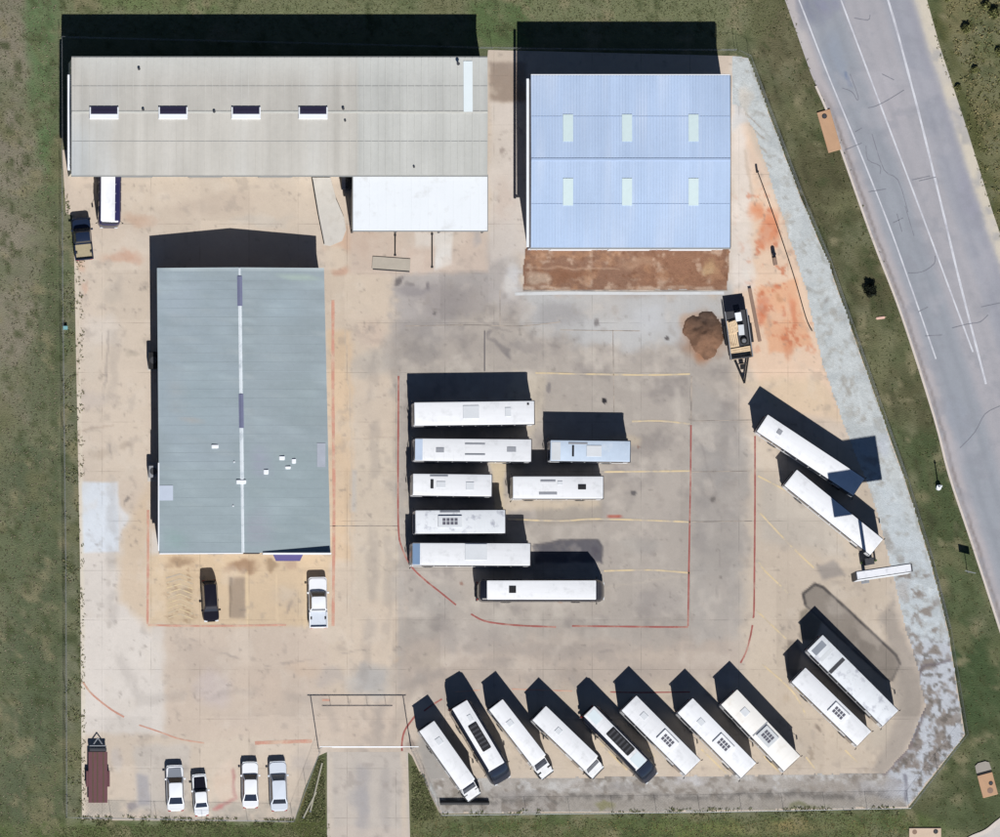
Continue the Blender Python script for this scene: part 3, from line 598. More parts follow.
def road_t(x, y):
    lx = np.interp(y, [p[1] for p in ROAD_L], [p[0] for p in ROAD_L]); rx = np.interp(y, [p[1] for p in ROAD_R], [p[0] for p in ROAD_R])
    return (x-lx)/(rx-lx)
def paint_road(x, y):
    p = Paint(x, y, (160,161,168)); t = road_t(x, y)+p.wx*0.02
    def band(a, b, f, col, op): 
        m = np.clip((t-a)/f+0.5,0,1)*np.clip((b-t)/f+0.5,0,1); p.mix(m*op, col)
    band(-1, 0.09, 0.05, (176,170,172), 0.85); band(0.12, 0.38, 0.08, (150,155,163), 0.85); band(0.40, 0.68, 0.06, (168,166,171), 0.85)
    band(0.70, 0.93, 0.06, (156,158,167), 0.8); band(0.9, 2, 0.05, (192,186,178), 0.9); band(0.84,0.9,0.04,(150,150,160),0.5); band(0.018,0.04,0.015,(128,120,118),0.75*np.clip((p.y-80)/40,0,1)); band(-1,0.06,0.03,(186,180,178),0.6*np.clip((90-p.y)/40,0,1)); band(0.925,2,0.035,(206,197,180),0.85)
    p.blob(812,8,16,26,(124,128,144),0.8,-10); p.blob(828,6,18,12,(136,138,156),0.8); p.blob(798,8,6,22,(140,142,152),0.7,-10); p.blob(835,60,16,40,(140,150,166),0.5,-14); p.blob(848,78,4,12,(98,114,146),0.6,-20)
    p.blob(970,200,12,40,(150,150,164),0.5,-16); p.blob(800,40,10,20,(184,180,180),0.6,-20); p.blob(960,420,16,50,(148,154,166),0.4,-16); p.blob(905,330,14,40,(160,160,168),0.4,-16); p.blob(890,110,20,60,(176,172,178),0.5,-16)
    p.speck(14, 0.58, (144,146,154), 0.45, 141); band(0.16,0.2,0.03,(142,146,154),0.5); band(0.29,0.33,0.03,(142,146,154),0.5); band(0.46,0.5,0.03,(156,156,162),0.4); band(0.58,0.62,0.03,(156,156,162),0.4); band(0.74,0.78,0.03,(144,146,156),0.45); p.speck(30, 0.58, (174,172,178), 0.35, 143)
    return p.c
sheet('road', ROAD_L+ROAD_R[::-1], 2.6, 0.012, paint_road, M['road'])
def paint_side(x, y):
    p = Paint(x, y, (198,192,188)); p.speck(12, 0.55, (180,174,172), 0.5, 151); return p.c
sheet('side_street', [(955,850),(970,839),(986,832),(1000,821),(1030,800),(1068,812),(1085,862),(1110,940),(980,940),(930,900)], 3, 0.008, paint_side, M['road'])
# kerb along the yard side of the road
def kerb(pts, w, h, name='kerb'):
    Q = [Vector(P(*p)) for p in pts]; vs = []; fs = []; n = len(Q)
    for i, p in enumerate(Q):
        d = (Q[min(i+1,n-1)]-Q[max(i-1,0)]).normalized(); nn = Vector((-d.y, d.x))*w/2
        vs += [(p.x+nn.x,p.y+nn.y,0),(p.x+nn.x,p.y+nn.y,h),(p.x-nn.x,p.y-nn.y,h),(p.x-nn.x,p.y-nn.y,0)]
        if i:
            a = 4*(i-1); b = 4*i
            fs += [(a,a+1,b+1,b),(a+1,a+2,b+2,b+1),(a+2,a+3,b+3,b+2)]
    return struct(MB().add(vs, fs).build(name, M['kerb']))
kerb([(p[0]-1.2,p[1]) for p in curve([(817,86),(831,118),(845,158),(866,218),(879,253),(903,316),(935,416),(950,474),(971,537),(998,620),(1030,720),(1060,812)],4)], 0.22, 0.12)
kerb(curve([(952,850),(970,838),(986,831),(1000,820),(1032,798),(1060,812)],5), 0.35, 0.12)
# lane lines
def pl(pts, w, m=None, name='lane_line', z=0.017): return strip(name, curve(pts,5), w*.72, z, m or M['white_line'])
pl([(745,-140),(770,-70),(799,0),(827,72),(855,140),(887,220),(910,284),(936,359)], 2.0)
pl([(800,-110),(841,0),(874,88),(924,220),(948,285),(973,352)], 2.2)
pl([(858,-85),(888,0),(912,87),(928,150),(945,220),(960,283),(986,384)], 3.0)
for c in ([(842,88),(852,92),(857,100),(858,96),(850,74)], [(868,108),(876,106),(888,100),(904,90)], [(855,132),(862,128)], [(866,146),(868,160),(880,166),(880,174)], [(872,134),(884,170),(898,180),(908,212)], [(912,180),(930,176)], [(868,192),(886,189)],
          [(919,181),(936,177)], [(904,10),(916,190)][:0], [(893,223),(903,218)], [(905,206),(914,236)], [(908,273),(922,272),(934,264),(935,256)], [(952,328),(968,324),(980,322),(988,315)], [(981,307),(1000,303)], [(918,312),(928,307)], [(925,336),(942,335)], [(960,448),(975,432),(985,414),(1000,406)], [(854,18),(868,20),(870,15)], [(882,74),(894,80)], [(902,232),(897,214)], [(845,150),(862,143)]):
    if len(c) > 1: strip('road_crack', curve(c,3), 0.75, 0.0215, M['tar'])

# faded hatching left of the black car
for k in range(9): strip('yellow_hatching', [(166+k*.3,578+k*5),(180,574+k*5),(193,579+k*5)], 1.2, 0.022, M['yellow_line'])
# yard markings
Z1, Z2 = 0.022, 0.026
def red(pts, w=1.7, m='red_line'): strip('red_line', curve(pts,5), w, Z1, M[m])
red([(398.5,376),(398.3,420),(398,480),(398.5,530),(402,548),(411,566),(425,580),(440,592),(456,605)]); red([(471,614),(482,620),(495,623),(520,625.5),(556,627)]); red([(572,626),(620,626.5),(665,627),(688,627)])
strip('red_line', [(688,626.2),(689,560),(690.5,480),(691,425)], 1.6, Z1, M['red_line']); strip('dark_joint', [(691,424),(691.5,376)], 1.2, Z1, M['joint'])
red([(755,436),(755,500),(754.5,560),(754,610),(753,618)]); red([(752.5,625),(750,638),(746,652),(740.5,663)])
red([(442,699),(432,705),(424,711)],1.6); red([(415,716),(405,730),(402,742),(402,751)],1.8)
red([(512,689),(540,690),(572,691)],1.3,'red_faint'); red([(610,692),(640,692.5),(690,692)],1.3); red([(455,692),(480,690)],1.2,'red_faint')
red([(83,682),(90,692),(100,701),(112,710),(124,717)],1.8,'red_faint'); red([(139,725),(160,732),(180,739),(204,743)],1.4,'red_faint'); red([(255,743),(280,742),(312,741)],3.5,'red_faint')
red([(148,510),(148,560),(147.5,624)],2.4,'red_faint'); red([(148,625),(200,626),(286,625)],2,'red_faint'); red([(333,300),(333,400),(334,500),(333,626)],3,'red_faint'); red([(322,700),(330,700)],2,'red_faint')
for a in ([(535,373),(640,375),(690,374)], [(632,421.5),(660,421),(690,424)], [(604,472),(690,471)], [(508,519),(560,521),(600,519),(690,522)], [(604,571),(650,570),(690,573)],
          [(758,476),(787,491)], [(760,513),(790,545),(814,568)], [(764,570),(790,595)], [(757,560),(764,570)], [(756,610),(786,639)], [(762,664),(792,691),(806,715)], [(806,757),(815,769)], [(600,743),(627,770)], [(701,749),(726,773)], [(764,756),(780,773)], [(647,749),(655,757)], [(845,750),(858,763)], [(520,742),(545,772)][:0]):
    if len(a) > 1: strip('yellow_line', curve(a,5), 1.7, Z1, M['yellow_line'])
for a in ([(484.5,330),(484.5,372)], [(405,326),(470,325),(520,326),(560,322)], [(692,421),(752,420)], [(692,472),(752,471)], [(692,522),(752,521)], [(500,290),(500,325)], [(560,330),(640,331)], [(613,330),(614,420)], 
          [(330,526),(398,526)]):
    strip('dark_joint', curve(a,4), 0.7, Z1, M['joint'])
strip('joint_line', [(484.5,331),(484.5,371)], 1.0, 0.030, mat('wet_joint', (88,84,90), 0.8))

# ------------------------------------------------------------------ buildings
def roof_slab(mbv, quads): pass
def roof_sheet(name, xs, ys, zf, th, colfn, m, parent, rib=None, nx=2):
    """a folded metal roof: grid over xs (across ribs) and ys, heights zf(x,y), ribs as raised seams"""
    vs = []; col = []; fs = []
    for y in ys:
        for x in xs: vs.append((x, y, zf(x,y)))
    n = len(xs); mrows = len(ys)
    for j in range(mrows-1):
        for i in range(n-1): a = j*n+i; fs.append((a, a+1, a+n+1, a+n) if ys[1] > ys[0] else (a+n, a+n+1, a+1, a))
    N = len(vs); vs += [(x,y,z-th) for x,y,z in vs]
    fs += [tuple(i+N for i in f[::-1]) for f in fs[:]]
    for i in range(n-1): fs += [(i, N+i, N+i+1, i+1), ((mrows-1)*n+i, (mrows-1)*n+i+1, N+(mrows-1)*n+i+1, N+(mrows-1)*n+i)]
    for j in range(mrows-1): fs += [(j*n, (j+1)*n, N+(j+1)*n, N+j*n), (j*n+n-1, N+j*n+n-1, N+(j+1)*n+n-1, (j+1)*n+n-1)]
    if rib: rib(vs, fs)
    V_ = np.array(vs); X = V_[:,0]; Y = V_[:,1]
    c = np.clip(lin(colfn(X, Y))/K, 0.004, 0.8)
    return rawmesh(name, V_, fs, c, m, None, parent)
def add_rib(vs, fs, p, q, w, h):
    p = Vector(p); q = Vector(q); d = (q-p).normalized(); s = d.cross(Vector((0,0,1))).normalized()*w/2; u = Vector((0,0,h)); o = len(vs)
    dn = Vector((0,0,0.01))
    vs += [tuple(p+s-dn), tuple(p-s-dn), tuple(p-s+u), tuple(p+s+u), tuple(q+s-dn), tuple(q-s-dn), tuple(q-s+u), tuple(q+s+u)]
    fs += [(o+3,o+2,o+1,o),(o+4,o+5,o+6,o+7),(o,o+4,o+7,o+3),(o+1,o+2,o+6,o+5),(o+3,o+7,o+6,o+2)]

def wbox(px0, py0, px1, py1, h):      # world rect of an image rect at height h
    x0, y1 = P(px0, py0, h); x1, y0 = P(px1, py1, h); return x0, x1, y0, y1
def facade_panel(b, x, y, z, w, h, t, axis):
    if axis == 'x': b.bbox(x-w/2, x+w/2, y-t/2, y+t/2, z, z+h, 0.02, 1)
    else: b.bbox(x-t/2, x+t/2, y-w/2, y+w/2, z, z+h, 0.02, 1)
    return b
def wall_ribs(b, x0, x1, y0, y1, z1, step=0.6):
    for i in range(int((x1-x0)/step)):
        x = x0+step*(i+0.5); b.box(x-.04,x+.04,y0-.03,y0+.001,0,z1); b.box(x-.04,x+.04,y1-.001,y1+.03,0,z1)
    for i in range(int((y1-y0)/step)):
        y = y0+step*(i+0.5); b.box(x0-.03,x0+.001,y-.04,y+.04,0,z1); b.box(x1-.001,x1+.03,y-.04,y+.04,0,z1)

# --- long beige warehouse
def beige_shed():
    EH, RH = 4.55, 4.85
    x0, x1, y0, y1 = wbox(71.5, 57.5, 487.5, 175.5, EH)
    yr = P(280, 112, RH)[1]
    t = thing('warehouse', 'long beige metal shed with four ridge vents and a white flat canopy', 'warehouse', ((x0+x1)/2, (y0+y1)/2, 0))
    ox, oy = t.location.x, t.location.y; x0 -= ox; x1 -= ox; y0 -= oy; y1 -= oy; yr -= oy
    w = MB(); e = 0.22
    wx0, wx1, wy0, wy1 = x0+e-0.25, x1-e, y0+e, y1-e
    w.prism([(wx0,wy0),(wx1,wy0),(wx1,wy1),(wx0,wy1)], 0, EH-0.12)
    for xx in (wx0+0.05, wx1-0.05):   # gable triangles
        w.add([(xx-.05,wy0,EH-.12),(xx+.05,wy0,EH-.12),(xx+.05,wy1,EH-.12),(xx-.05,wy1,EH-.12),(xx-.05,yr,RH-.14),(xx+.05,yr,RH-.14)], [(0,4,3),(1,2,5),(0,1,5,4),(3,4,5,2),(0,3,2,1)])
    wall_ribs(w, wx0, wx1, wy0, wy1, EH-.15)
    w.build('wall', M['wall_beige'], t)
    def zf(x, y): return RH-(RH-EH)*(abs(y-yr)/((y1-yr) if y > yr else (yr-y0)))
    xs = list(np.arange(x0, x1-0.3, 0.35))+[x1]; ys = [y0, (y0+yr)/2, yr, (yr+y1)/2, y1]
    prng = np.random.default_rng(3); pan = prng.normal(0, 1, 80)
    def colfn(X, Y):
        px = (X+ox)/0.1+500; i = np.clip(((X-x0)/0.72).astype(int), 0, 79)
        c = np.tile(np.array((192,189,182.)), (len(X),1))
        right = np.clip((px-352)/3, 0, 1)[:,None]
        c = c+(np.array((190,191,187.))-c)*right
        c += (pan[i]*np.where(px > 352, 3.5, 2.5))[:,None]
        blue = np.clip((110-px)/40,0,1)*np.clip(((Y-yr)*-1+1)/4,0,1); c += (np.array((180,192,202.))-c)*(blue*0.5)[:,None]
        for k, cc in ((165,(205,202,196)),(238,(206,205,200)),(312,(206,206,202)),(105,(200,202,202))):
            m = np.exp(-((px-k)/9)**2)*np.clip(fbm(px, Y*10, 20, 5)*2-0.5,0,1); c += (np.array(cc)-c)*(m*0.7)[:,None]
        n = fbm(px, Y*10, 30, 7); c *= (1+(n-0.5)*0.10)[:,None]
        edge = np.clip(1-(y1-Y)/0.45, 0, 1)*np.clip((px-70)/10,0,1); c += (np.array((214,216,212))-c)*(edge*0.6)[:,None]
        return np.clip(c, 0, 255)
    def rib(vs, fs):
        x = x0+0.36
        while x < x1-0.1:
            big = (x+ox)/0.1+500 > 352
            hh = 0.035 if big else 0.02
            add_rib(vs, fs, (x, y0+.02, zf(x,y0+.02)), (x, yr, RH), 0.07, hh); add_rib(vs, fs, (x, yr, RH), (x, y1-.02, zf(x,y1-.02)), 0.07, hh)
            x += 0.72
    roof_sheet('roof', xs, ys, zf, 0.1, colfn, M['roof_beige'], t, rib)
    for yy in (yr+2.6, yr-2.9):
        MB().box(x0+.05, x1-.05, yy-.02, yy+.02, zf(0,yy)-.02, zf(0,yy)+.022).build('sheet_lap', M['trim_grey'], t)
    MB().bbox(x0, x1, yr-.13, yr+.13, RH-.02, RH+.04, .03, 1).build('ridge_cap', M['roof_cap'], t)
    MB().bbox(x0, x1, y0-.12, y0-.005, EH-.2, EH-.03, .02, 1).build('gutter', M['trim_grey'], t)
    MB().bbox(x0, x1, y1+.005, y1+.12, EH-.2, EH-.03, .02, 1).build('gutter', M['trim_grey'], t)
    MB().bbox(x0-.34, x0-.01, y0+.6, y1-1.6, EH-1.2, EH-.75, .05, 2).build('side_gutter', M['trim_white'], t)
    for px in (104, 173, 246, 313):
        vx, vy = P(px, 113, RH); vx -= ox; vy -= oy; v = MB()
        v.bbox(vx-1.45, vx+1.45, vy-.62, vy-.08, RH-.12, RH+.14, .04, 1); v.bbox(vx-1.45, vx-1.32, vy-.6, vy+.6, RH-.12, RH+.16, .03, 1); v.bbox(vx+1.32, vx+1.45, vy-.6, vy+.6, RH-.12, RH+.16, .03, 1)
        o = v.build('ridge_vent', M['trim_white'], t)
        l = MB().box(vx-1.31, vx+1.31, vy-.07, vy+.62, RH-.1, RH+.09)
        for k in range(5): l.box(vx-1.31, vx+1.31, vy-.02+k*.12, vy+.03+k*.12, RH+.09, RH+.14)
        l.build('louvre', M['louvre'], o)
    def onroof(px, py, dz=0): 
        x, y = P(px, py, 4.7); x -= ox; y -= oy; return x, y, zf(x, y)+dz
    sx, sy0, _ = onroof(468, 112); _, sy1, _ = onroof(468, 61)
    sk = MB()
    sk.add([(sx-.45,sy0,zf(0,sy0)+.05),(sx+.45,sy0,zf(0,sy0)+.05),(sx+.45,sy1,zf(0,sy1)+.05),(sx-.45,sy1,zf(0,sy1)+.05),(sx-.45,sy0,zf(0,sy0)-.02),(sx+.45,sy0,zf(0,sy0)-.02),(sx+.45,sy1,zf(0,sy1)-.02),(sx-.45,sy1,zf(0,sy1)-.02)],
           [(0,1,2,3),(0,4,5,1),(1,5,6,2),(2,6,7,3),(3,7,4,0)])
    sk.build('skylight', M['skylight_white'], t)
    for px, py, r, h in ((139,69,.08,.12),(143,110,.08,.1),(214,112,.08,.1),(343,109,.08,.12),(345,121,.06,.08),(414,167,.06,.08),(458,64,.1,.4)):
        x, y, z = onroof(px, py); p = MB().tube((x,y,z-.05),(x,y,z+h), r, 10).tube((x,y,z+h),(x,y,z+h+.08), r*1.7, 10); p.build('vent_pipe', M['darkgrey'], t)
    # doors and openings on the south side
    for px in (135,205,275,):
        d = MB(); facade_panel(d, P(px,175,0)[0]-ox, wy0-.04, 0.05, 3.4, 3.4, 0.08, 'x'); d.build('roller_door', M['trim_grey'], t)
    for px in (170, 240): 
        d = MB(); facade_panel(d, P(px,175,0)[0]-ox, wy0-.04, 1.3, 1.4, 1.0, 0.08, 'x'); d.build('window', M['glass'], t)
    # white flat canopy on the south side
    CH = 4.1
    a0, a1, b0, b1 = wbox(353, 176, 487.5, 231, CH); a0 -= ox; a1 -= ox; b0 -= oy; b1 -= oy
    c = MB().bbox(a0, a1, b0, wy0-.06, CH-.22, CH, .03, 1); cn = c.build('canopy', M['membrane'], t)
    sm = MB()
    for k in range(1, 16): xx = a0+(a1-a0)*k/16; sm.box(xx-.02, xx+.02, b0+.02, wy0-.1, CH-.01, CH+.02)
    sm.build('seams', M['membrane'], cn)
    MB().box(a0-.04, a1+.04, b0-.06, b0-.005, CH-.35, CH+.03).build('fascia', M['trim_grey'], cn)
    MB().box(a0-.06, a0-.005, b0, wy0-.1, CH-.35, CH+.03).build('fascia', M['trim_grey'], cn)
    MB().box(a1+.005, a1+.06, b0, wy0-.1, CH-.35, CH+.03).build('fascia', M['trim_grey'], cn)
    for k in range(4):
        x = a0+.2+(a1-a0-.4)*k/3; MB().bbox(x-.09, x+.09, b0+.1, b0+.28, 0, CH-.23, .02, 1).build('post', M['darkgrey'], cn)
    for xa in (a0+.12, a1-.3): MB().box(xa, xa+.16, b0+.45, wy0-.1, 0, CH-.24).build('side_wall', M['wall_beige'], cn)
beige_shed()

# --- blue roofed hall
def blue_hall():
    EH, RH = 5.65, 6.0
    x0, x1, y0, y1 = wbox(531, 75.5, 730, 247.5, EH); yr = P(630, 159.5, RH)[1]
    t = thing('storage_hall', 'metal hall with a pale blue roof and six skylights above brown dirt', 'hall', ((x0+x1)/2,(y0+y1)/2,0))
    ox, oy = t.location.x, t.location.y; x0 -= ox; x1 -= ox; y0 -= oy; y1 -= oy; yr -= oy
    e = .18; w = MB().prism([(x0+e,y0+e),(x1-e,y0+e),(x1-e,y1-e),(x0+e,y1-e)], 0, EH-.12)
    for xx in (x0+e+.05, x1-e-.05): w.add([(xx-.05,y0+e,EH-.12),(xx+.05,y0+e,EH-.12),(xx+.05,y1-e,EH-.12),(xx-.05,y1-e,EH-.12),(xx-.05,yr,RH-.14),(xx+.05,yr,RH-.14)], [(0,4,3),(1,2,5),(0,1,5,4),(3,4,5,2)])
    wall_ribs(w, x0+e, x1-e, y0+e, y1-e, EH-.15); w.build('wall', M['wall_white'], t)
    def zf(x, y): return RH-(RH-EH)*(abs(y-yr)/((y1-yr) if y > yr else (yr-y0)))
    pan = np.random.default_rng(5).normal(0,1,80)
    def colfn(X, Y):
        i = np.clip(((X-x0)/0.61).astype(int),0,79); c = np.tile(np.array((181,201,230.)),(len(X),1)); c += (pan[i]*2.2)[:,None]
        lo = np.clip((yr-Y)/1.0,0,1); c += (np.array((176,197,226.))-c)*(lo*0.6)[:,None]
        n = fbm((X+60)*10, (Y+60)*10, 40, 9); c *= (1+(n-.5)*.09)[:,None]
        m = np.clip((fbm((X+60)*10,(Y+60)*10,18,13)-.6)*6,0,1); c += (np.array((204,216,236.))-c)*(m*.5)[:,None]
        return np.clip(c,0,255)
    def rib(vs, fs):
        x = x0+.3
        while x < x1-.05:
            add_rib(vs, fs, (x,y0+.02,zf(x,y0+.02)), (x,yr,RH), .06, .03); add_rib(vs, fs, (x,yr,RH), (x,y1-.02,zf(x,y1-.02)), .06, .03); x += .305
    roof_sheet('roof', list(np.arange(x0,x1-.2,.3))+[x1], [y0,(y0+yr)/2,yr,(yr+y1)/2,y1], zf, .1, colfn, M['roof_blue'], t, rib)
    for yy in (yr+4.3, yr-4.4):
        MB().box(x0+.05, x1-.05, yy-.018, yy+.018, zf(0,yy)-.02, zf(0,yy)+.034).build('sheet_lap', M['lap_blue'], t)
    MB().bbox(x0,x1,yr-.13,yr+.13,RH-.03,RH+.06,.02,1).build('ridge_cap', M['ridge_blue'], t)
    for px in (568,627,693.5):
        for py in (128, 192):
            zz = 5.85; sx, sy = P(px,py,zz); sx -= ox; sy -= oy; hx, hy = .5, 1.35; s = MB(); vs = []
            for dz in (.055,-.01):
                for a,b in ((-hx,-hy),(hx,-hy),(hx,hy),(-hx,hy)): vs.append((sx+a, sy+b, zf(0,sy+b)+dz))
            s.add(vs, [(0,1,2,3),(0,4,5,1),(1,5,6,2),(2,6,7,3),(3,7,4,0)]); s.build('skylight', M['skylight'], t)
    MB().bbox(x0-.42,x0-.16,y0+.1,y1-.25,EH-.6,EH-.35,.04,1).build('rake_gutter', M['trim_white'], t)
    MB().bbox(x0-.1,x1+.08,y0-.16,y0-.01,EH-.22,EH-.04,.02,1).build('gutter', M['trim_grey'], t)
    MB().bbox(x0,x1,y1+.01,y1+.14,EH-.22,EH-.02,.02,1).build('gutter', M['trim_white'], t)
    MB().bbox(x1+.01,x1+.1,y0,y1,EH-.3,EH-.05,.02,1).build('edge_trim', M['darkgrey'], t)
    for px in (570, 628, 690): d = MB(); facade_panel(d, P(px,250,0)[0]-ox, y0+e-.04, .05, 4.2, 4.4, .08, 'x'); d.build('roller_door', M['trim_white'], t)
blue_hall()

# --- grey roofed workshop
def grey_hall():
    EH, RH = 3.4, 4.15
    TL, TR, BR, BL = V(157,268,EH), V(324,268.5,EH), V(330.5,553,EH), V(159.5,553,EH); ra, rb = V(239.5,268,RH), V(243,553,RH)
    cx, cy = (TL.x+BR.x)/2, (TL.y+BR.y)/2
    t = thing('workshop', 'workshop with a grey sheet roof, patched white ridge and purple door awning', 'workshop', (cx,cy,0))
    y0, y1 = BL.y-cy, TL.y-cy
    def L(f): return TL.x-cx+(BL.x-TL.x)*f
    def Rr(f): return TR.x-cx+(BR.x-TR.x)*f
    def Rg(f): return ra.x-cx+(rb.x-ra.x)*f
    vs = []; fs = []; us = [0,.08,.2,.4,.6,.8,1]; rows = 60
    for j in range(rows+1):
        f = j/rows; y = y1+(y0-y1)*f
        row = [L(f)+(Rg(f)-L(f))*u for u in us]+[Rg(f)+(Rr(f)-Rg(f))*u for u in us[1:]]
        zz = [EH+(RH-EH)*u for u in us]+[RH-(RH-EH)*u for u in us[1:]]
        vs += [(a,y,z) for a,z in zip(row,zz)]
    n = 2*len(us)-1
    for j in range(rows):
        for i in range(n-1): a = j*n+i; fs.append((a,a+n,a+n+1,a+1))
    N = len(vs); vs += [(x,y,z-.12) for x,y,z in vs]; fs += [tuple(i+N for i in f[::-1]) for f in fs[:]]
    for i in range(n-1): fs += [(i,i+1,N+i+1,N+i),(rows*n+i,N+rows*n+i,N+rows*n+i+1,rows*n+i+1)]
    for j in range(rows): fs += [(j*n,N+j*n,N+(j+1)*n,(j+1)*n),(j*n+n-1,(j+1)*n+n-1,N+(j+1)*n+n-1,N+j*n+n-1)]
    k = 0; y = y1-.45
    while y > y0+.1:
        f = (y-y1)/(y0-y1); add_rib(vs, fs, (L(f)+.02,y,EH), (Rg(f),y,RH), .06, .008); add_rib(vs, fs, (Rg(f),y,RH), (Rr(f)-.02,y,EH), .06, .008); y -= .9
    A = np.array(vs)
    px = (A[:,0]+cx)*10+500; py = 418.5-(A[:,1]+cy)*10
    p = Paint(px, py, (153,166,174)); p.poly([(241,260),(335,260),(335,560),(241,560)], (149,161,167), 4, .8, 3); p.speck(30,.54,(140,152,156),.5,165,None,5); p.speck(7,.66,(170,178,180),.5,167)
    for k_ in range(9): p.line([(157,285+k_*31),(335,285+k_*31)], 1.0, (136,148,154), .35, 2, .42, 190+k_)
    for k_,xx_ in enumerate((172,190,214,262,284,305,318)): p.line([(xx_,300+k_*13),(xx_+1,420+k_*17)], 2.5, (168,166,160), .3, 4, .45, 200+k_)
    p.blob(175,300,26,30,(162,174,184),.5); p.blob(280,310,30,26,(156,172,182),.5); p.blob(200,400,30,60,(150,166,172),.5); p.blob(300,400,24,40,(148,162,166),.5); p.poly([(157,470),(240,470),(240,553),(157,553)], (150,164,168), 20, .6)
    p.poly([(240,450),(330,450),(330,553),(240,553)], (144,160,164), 20, .5); p.blob(256,465,16,20,(150,152,170),.6); p.blob(254,530,16,26,(152,154,166),.6); p.blob(298,281,28,5,(176,196,176),.55); p.poly([(157,266),(325,266),(325,272),(157,272)], (196,208,210), 4, .7, 6); p.blob(195,426,8,3,(190,160,140),.6)
    p.speck(12,.6,(170,184,190),.4,161); p.speck(18,.62,(138,152,158),.4,163)
    p.poly([(162,535),(180,535),(180,552),(162,552)], (140,168,164), 10, .5)
    rawmesh('roof', A, fs, np.clip(lin(p.c)/K,.004,.8), M['roof_grey'], None, t)
    e = .2; pts = [(L(0)+e,y1-.1),(L(1)+e,y0+.1),(Rr(1)-e,y0+.1),(Rr(0)-e,y1-.1)]
    w = MB().prism(pts, 0, EH-.14)
    for yy, f in ((y1-.15,0),(y0+.15,1)):
        a, b, c = L(f)+e, Rr(f)-e, Rg(f); w.add([(a,yy-.05,EH-.14),(b,yy-.05,EH-.14),(c,yy-.05,RH-.16),(a,yy+.05,EH-.14),(b,yy+.05,EH-.14),(c,yy+.05,RH-.16)], [(0,1,2),(5,4,3),(0,3,4,1),(1,4,5,2),(2,5,3,0)])
    w.build('wall', M['wall_tan'], t)
    def seg(pa, pb, w_, h, m, name='ridge_cap'):
        a = V(242,pa,RH); b = V(242,pb,RH)
        fa, fb = (a.y-cy-y1)/(y0-y1), (b.y-cy-y1)/(y0-y1)
        fa = min(max(fa,0),1); fb = min(max(fb,0),1); s = MB(); qa = y1+(y0-y1)*fa; qb = y1+(y0-y1)*fb; xa, xb = Rg(fa), Rg(fb)
        s.add([(xa-w_,qa,RH-.08),(xa,qa,RH+h),(xa+w_,qa,RH-.08),(xb-w_,qb,RH-.08),(xb,qb,RH+h),(xb+w_,qb,RH-.08)], [(0,3,4,1),(1,4,5,2),(0,1,2),(5,4,3),(0,2,5,3)]); s.build(name, m, t)
    seg(268,276,.22,.05,M['ridge_white']); seg(276,306,.36,.12,M['ridge_purple'],'ridge_vent'); seg(306,394,.34,.05,M['ridge_white']); seg(394,428,.34,.12,M['ridge_purple'],'ridge_vent'); seg(428,480,.34,.06,M['ridge_white']); seg(480,553,.3,.05,M['ridge_white'])
    def zr(x, y):
        f = (y-y1)/(y0-y1); return EH+(RH-EH)*((x-L(f))/(Rg(f)-L(f)) if x < Rg(f) else (Rr(f)-x)/(Rr(f)-Rg(f)))
    for px_, py_, sx, sy in ((215,446.5,.5,.28),(282,458,.4,.3),(294,461,.3,.35),(288,467.5,.4,.22),(266,472,.35,.35),(241,482,.7,.3),(234,462,.12,.12),(233,506,.12,.12)):
        x, y = P(px_,py_,3.9); x -= cx; y -= cy; z = zr(x,y)
        sx *= .7; sy *= .7; MB().bbox(x-sx, x+sx, y-sy, y+sy, z-.12, z+.12, .05, 2).build('roof_vent', M['trim_white'], t)
    x, y = P(166,493,3.5); x -= cx; y -= cy
    q = MB(); q.add([(x-.7,y-.75,zr(x-.7,y)+.04),(x+.7,y-.75,zr(x+.7,y)+.04),(x+.7,y+.75,zr(x+.7,y)+.04),(x-.7,y+.75,zr(x-.7,y)+.04)], [(0,1,2,3)]); q.build('roof_patch', M['patch'], t)
    x, y = P(322,455,3.5); x -= cx; y -= cy
    q = MB(); q.add([(x-.5,y-1.2,zr(x-.5,y)+.04),(x+.35,y-1.2,zr(x+.35,y)+.04),(x+.35,y+1.2,zr(x+.35,y)+.04),(x-.5,y+1.2,zr(x-.5,y)+.04)], [(0,1,2,3)]); q.build('roof_patch', mat('faded_patch',(166,172,184),.6), t)
    # low parapet on the right half of the front, white front trim
    MB().box(Rg(1)+2.0, Rr(1)+.02, y0-.14, y0-.02, EH-.5, RH+.0).build('parapet', M['trim_white'], t)
    f_ = MB(); f_.add([(L(1),y0-.12,EH-.2),(Rg(1),y0-.12,RH-.18),(Rg(1),y0-.12,RH+.03),(L(1),y0-.12,EH+.03),(L(1),y0-.01,EH-.2),(Rg(1),y0-.01,RH-.18),(Rg(1),y0-.01,RH+.03),(L(1),y0-.01,EH+.03)], [(0,1,2,3),(7,6,5,4),(3,2,6,7),(0,4,5,1),(0,3,7,4)]); f_.build('front_trim', M['trim_white'], t)
    MB().box(L(.5)-.02-.0, L(.5)+.1, y0+.2, y0+9, EH-.14, EH+.035).build('edge_trim', M['trim_white'], t)
    # awning over the door
    a = V(272,554,2.9); b = V(304,554,2.9); a2 = V(276,561,2.5); b2 = V(300,561,2.5)
    A2 = [(a.x-cx, y0+.08, 3.0),(b.x-cx, y0+.08, 3.0),(b2.x-cx, a2.y-cy, 2.55),(a2.x-cx, a2.y-cy, 2.55)]
    MB().add(A2+[(p_[0],p_[1],p_[2]-.12) for p_ in A2], [(3,2,1,0),(4,5,6,7),(0,1,5,4),(1,2,6,5),(2,3,7,6),(3,0,4,7)]).build('awning', M['awning'], t)
